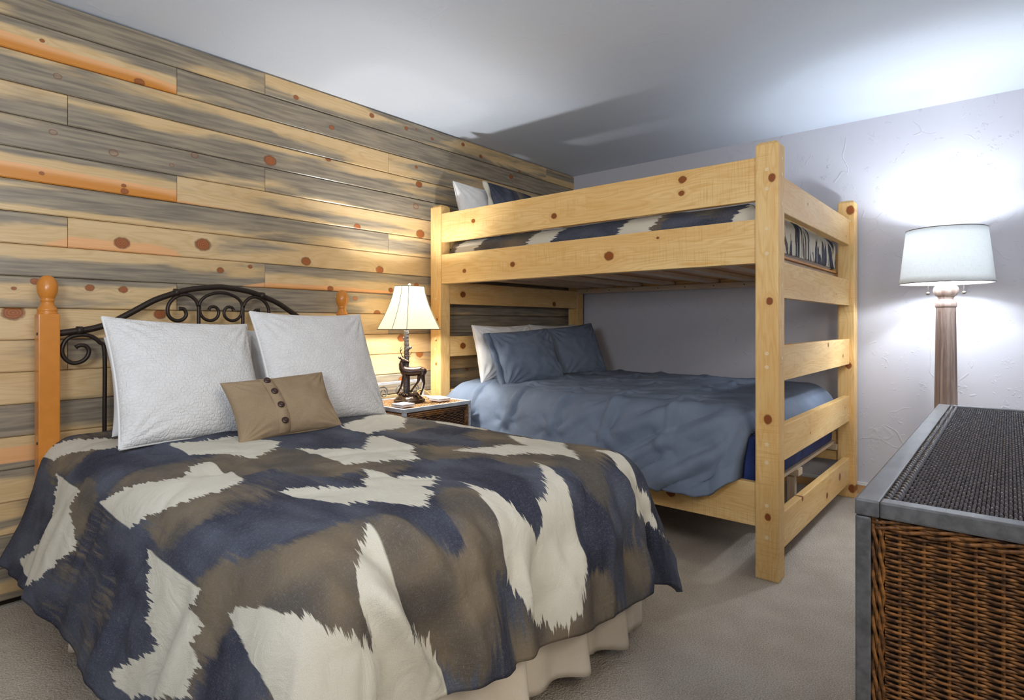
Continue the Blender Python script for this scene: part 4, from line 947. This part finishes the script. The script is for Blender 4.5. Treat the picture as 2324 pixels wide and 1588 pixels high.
def capsule(a, b, ra, rb, n=14, m=5):
    a, b = Vector(a), Vector(b); d = (b-a).normalized(); P_ = []; R_ = []
    for i in range(m): th = PI/2*i/m; P_.append(a-d*ra*math.cos(th)); R_.append(max(ra*math.sin(th), 1e-4))
    P_ += [a, b]; R_ += [ra, rb]
    for i in range(m-1, -1, -1): th = PI/2*i/m; P_.append(b+d*rb*math.cos(th)); R_.append(max(rb*math.sin(th), 1e-4))
    return tube(P_, R_, n)
def moulded(name, verts, edges, radii, mat, parent, voxel):
    mb = MB()
    for i, j in edges: mb.add(*capsule(verts[i], verts[j], radii[i], radii[j]))
    o = mb.obj(name, mat, parent, True)
    r_ = o.modifiers.new('remesh', 'REMESH'); r_.mode = 'VOXEL'; r_.voxel_size = voxel; r_.use_smooth_shade = True
    q_ = o.modifiers.new('smooth', 'SMOOTH'); q_.factor = .6; q_.iterations = 9
    return o
# body: (zx, zy, depth, radius)
DV = [(500,655,0,.034),(600,640,0,.034),(655,650,0,.030),(400,655,0,.036),(330,640,0,.036),(290,590,0,.029),(272,530,0,.0225),(282,482,0,.0185),(312,452,-.003,.0185),(352,462,-.006,.0125),(400,478,-.008,.0072),
      # tail
      (688,650,0,.010),(697,695,0,.005),
      # near front leg, far front leg
      (325,715,-.012,.014),(300,800,-.012,.0085),(275,910,-.012,.0065),(235,990,-.012,.0055),(208,1030,-.012,.0065),
      (385,720,.014,.013),(395,820,.014,.0078),(400,930,.014,.006),(400,1010,.014,.0062),
      # hind legs
      (590,715,.013,.018),(572,800,.015,.011),(560,840,.015,.0075),(490,930,.016,.006),(432,1010,.016,.0065),
      (650,700,-.012,.020),(665,790,-.013,.012),(682,850,-.013,.0078),(662,945,-.013,.006),(622,1050,-.013,.007)]
DE = [(0,1),(1,2),(0,3),(3,4),(4,5),(5,6),(6,7),(7,8),(8,9),(9,10),(2,11),(11,12),(4,13),(13,14),(14,15),(15,16),(16,17),(3,18),(18,19),(19,20),(20,21),(1,22),(22,23),(23,24),(24,25),(25,26),(2,27),(27,28),(28,29),(29,30),(30,31)]
moulded('deer_body', [D(a_, b_, c_-.012) for a_, b_, c_, _ in DV], DE, [q[3]*(.80 if q[3] > .012 else .95) for q in DV], M['bronze'], tl, .0017)
for pts in ([(300,400),(270,345),(250,275),(267,210)], [(256,290),(292,243)], [(318,395),(332,330),(320,262)], [(322,385),(395,380),(428,392)], [(330,380),(390,370),(430,345),(460,305)], [(336,340),(372,318),(395,285)]):
    obj('antler', *tube(catmull([D(x, z, -.012) for x, z in pts], 5), np.linspace(.0034, .0012, 5*(len(pts)-1)+1).tolist(), 7), M['bronze'], tl, True)
obj('ear', *tube([D(272, 432, -.014), D(250, 412, -.018), D(228, 398, -.02), D(214, 392, -.02)], [.004, .0085, .006, .001], 8), M['bronze'], tl, True)
obj('ear', *tube([D(312, 425, 0), D(308, 405, .008), D(306, 392, .012)], [.004, .007, .001], 8), M['bronze'], tl, True)
trk = [D(330, 1060, .025), D(328, 900, .025), D(335, 700, .025), D(343, 500, .025), D(345, 300, .024), D(345, 100, .018), D(350, -40, .008), D(352, -110, .004)]
tp_ = catmull(trk, 8); tv, tf = tube(tp_, [.0175-.003*i/len(tp_)+.0012*math.sin(i*1.9) for i in range(len(tp_))], 14); obj('tree_trunk', tv, tf, M['bark'], tl, True)
for pts, r0 in (([D(350, 290, .02), D(392, 240, .01), D(438, 222, 0)], .011), ([D(335, 100, .02), D(312, 66, .015), D(290, 52, .01)], .010), ([D(345, 380, .02), D(320, 330, .03), D(300, 300, .04)], .008)):
    obj('branch_stub', *tube(catmull(pts, 4), np.linspace(r0, r0*.75, 9).tolist(), 9), M['bark'], tl, True)
lt = Vector(trk[-1]); lx, ly = LX, LY
obj('lamp_stem', *tube([lt, (lx, ly, lt.z+.01), (lx, ly, 1.365)], .004, 8), M['bronze'], tl, True)
obj('finial', *lathe([(0, 1.357), (.008, 1.358), (.005, 1.364), (.008, 1.37), (.006, 1.378), (0, 1.38)], (lx, ly, 0), 14), M['coaster'], tl, True)
# cut-corner bell shade
zs0, zs1 = 1.098, 1.360
def ring8(hx, hy, c, z): return [(lx+hx, ly-hy+c, z), (lx+hx, ly+hy-c, z), (lx+hx-c, ly+hy, z), (lx-hx+c, ly+hy, z), (lx-hx, ly+hy-c, z), (lx-hx, ly-hy+c, z), (lx-hx+c, ly-hy, z), (lx+hx-c, ly-hy, z)]
G = []; nz = 12
for j in range(nz):
    q = j/(nz-1); e = (1-q)**1.45
    hx = .088+(.190-.088)*e; hy = .064+(.130-.064)*e; c_ = .028+(.060-.028)*e
    G.append(ring8(hx, hy, c_, zs0+(zs1-zs0)*q))
V = [p for g in G for p in g]; F = [[j*8+k_, j*8+(k_+1) % 8, (j+1)*8+(k_+1) % 8, (j+1)*8+k_] for j in range(nz-1) for k_ in range(8)]
sh = obj('lamp_shade', V, F, M['shadecream'], tl); solid(sh, .0012)
mb = MB()
for k_ in range(8): mb.tube([G[j][k_] for j in range(nz)], .0016, 5)
mb.tube(G[0]+[G[0][0]], .0022, 6); mb.tube(G[-1]+[G[-1][0]], .0018, 6); mb.obj('shade_trim', M['shadetrim'], sh)
obj('bulb', *lathe([(0, -.03), (.012, -.03), (.014, -.012), (.022, .004), (.024, .016), (.018, .03), (0, .036)], (lx, ly, 1.18), 16), M['bulb_warm'], tl, True).visible_shadow = True
obj('cord', *tube(catmull([D(440, 1120, .05), D(520, 1030, .11), D(620, 1035, .13), D(720, 1110, .13), D(760, 1178, .12)], 6), .0022, 7), M['cord'], tl, True)
# ------------------------------------------------------------------ floor lamp
FX, FY = 4.12, .275
fl = thing('floor_lamp', 'tall floor lamp with fluted limed wood column and lit white drum shade', 'lamp', (FX, FY, 0))
obj('base', *lathe([(0, 0), (.135, 0), (.140, .012), (.136, .030), (.110, .040), (.100, .052), (.075, .060), (.070, .085), (0, .085)], (FX, FY, 0), 36), M['column'], fl, True)
nz, na = 60, 96; V = []
for i in range(na):
    for j in range(nz):
        z = .085+(1.225-.085)*j/(nz-1); r_ = .062+(.0465-.062)*(z-.085)/1.14; an = 2*PI*i/na
        f_ = max(0, math.cos(an*10))**.7; endt = min(1, max(0, (1.203-z)/.018))*min(1, max(0, (z-.10)/.02))
        r_ -= .0085*f_*math.sqrt(max(0, endt)); V.append((FX+r_*math.cos(an), FY+r_*math.sin(an), z))
F = gridfaces(na, nz, True)
obj('column', V, F, M['column'], fl, True)
obj('collar', *lathe([(0, 1.222), (.0475, 1.223), (.051, 1.228), (.051, 1.248), (.047, 1.252), (.0465, 1.257), (.040, 1.260), (.041, 1.266), (.036, 1.270), (.036, 1.276), (.040, 1.282), (0, 1.284)], (FX, FY, 0), 40), M['column'], fl, True)
obj('ball_knob', *lathe([(0, 1.280), (.036, 1.281), (.050, 1.292), (.058, 1.308), (.060, 1.322), (.056, 1.338), (.044, 1.350), (.02, 1.357), (0, 1.358)], (FX, FY, 0), 40), M['column'], fl, True)
obj('stem', *tube([(FX, FY, 1.35), (FX, FY, 1.672)], .005, 10), M['chain'], fl, True)
obj('finial', *lathe([(0, 1.668), (.009, 1.669), (.006, 1.676), (.013, 1.684), (.010, 1.692), (0, 1.695)], (FX, FY, 0), 16), M['coaster'], fl, True)
r0, r1 = .221, .189; na = 96
V = [(FX+r*math.cos(2*PI*i/na), FY+r*math.sin(2*PI*i/na), z) for i in range(na) for r, z in [(r0+(r1-r0)*j/8, 1.360+.303*j/8) for j in range(9)]]
shf = obj('lamp_shade', V, gridfaces(na, 9, True), M['shadewhite'], fl, True); solid(shf, .0015)
mb = MB()
for r, z in ((r0, 1.360), (r1, 1.663)): obj('shade_trim', *tube([(FX+r*math.cos(2*PI*i/72), FY+r*math.sin(2*PI*i/72), z) for i in range(73)], .0022, 6, False), M['chain'], shf, True)
mb = MB()
for a_ in (0, 2*PI/3, 4*PI/3): mb.tube([(FX, FY, 1.655), (FX+r1*.99*math.cos(a_), FY+r1*.99*math.sin(a_), 1.657)], .0018, 6)
mb.obj('spider', M['chain'], fl)
for s_ in (1, -1):
    obj('socket', *tube([(FX, FY, 1.40), (FX+s_*-.01, FY+s_*.07, 1.42)], .012, 10), M['chain'], fl, True)
    y = FY+s_*.082; obj('pull_chain', *tube([(FX-.01, y, 1.43), (FX-.01, y, 1.312)], .0013, 6), M['chain'], fl)
    obj('chain_ball', *lathe([(0, 1.296), (.009, 1.299), (.011, 1.305), (.007, 1.311), (0, 1.314)], (FX-.01, y, 0), 12), M['chain'], fl, True)
for s_ in (1, -1): obj('bulb', *lathe([(0, -.03), (.013, -.03), (.015, -.012), (.026, .006), (.028, .018), (.02, .034), (0, .04)], (FX-.01, FY+s_*.07, 1.45), 16), M['bulb_cool'], fl, True)
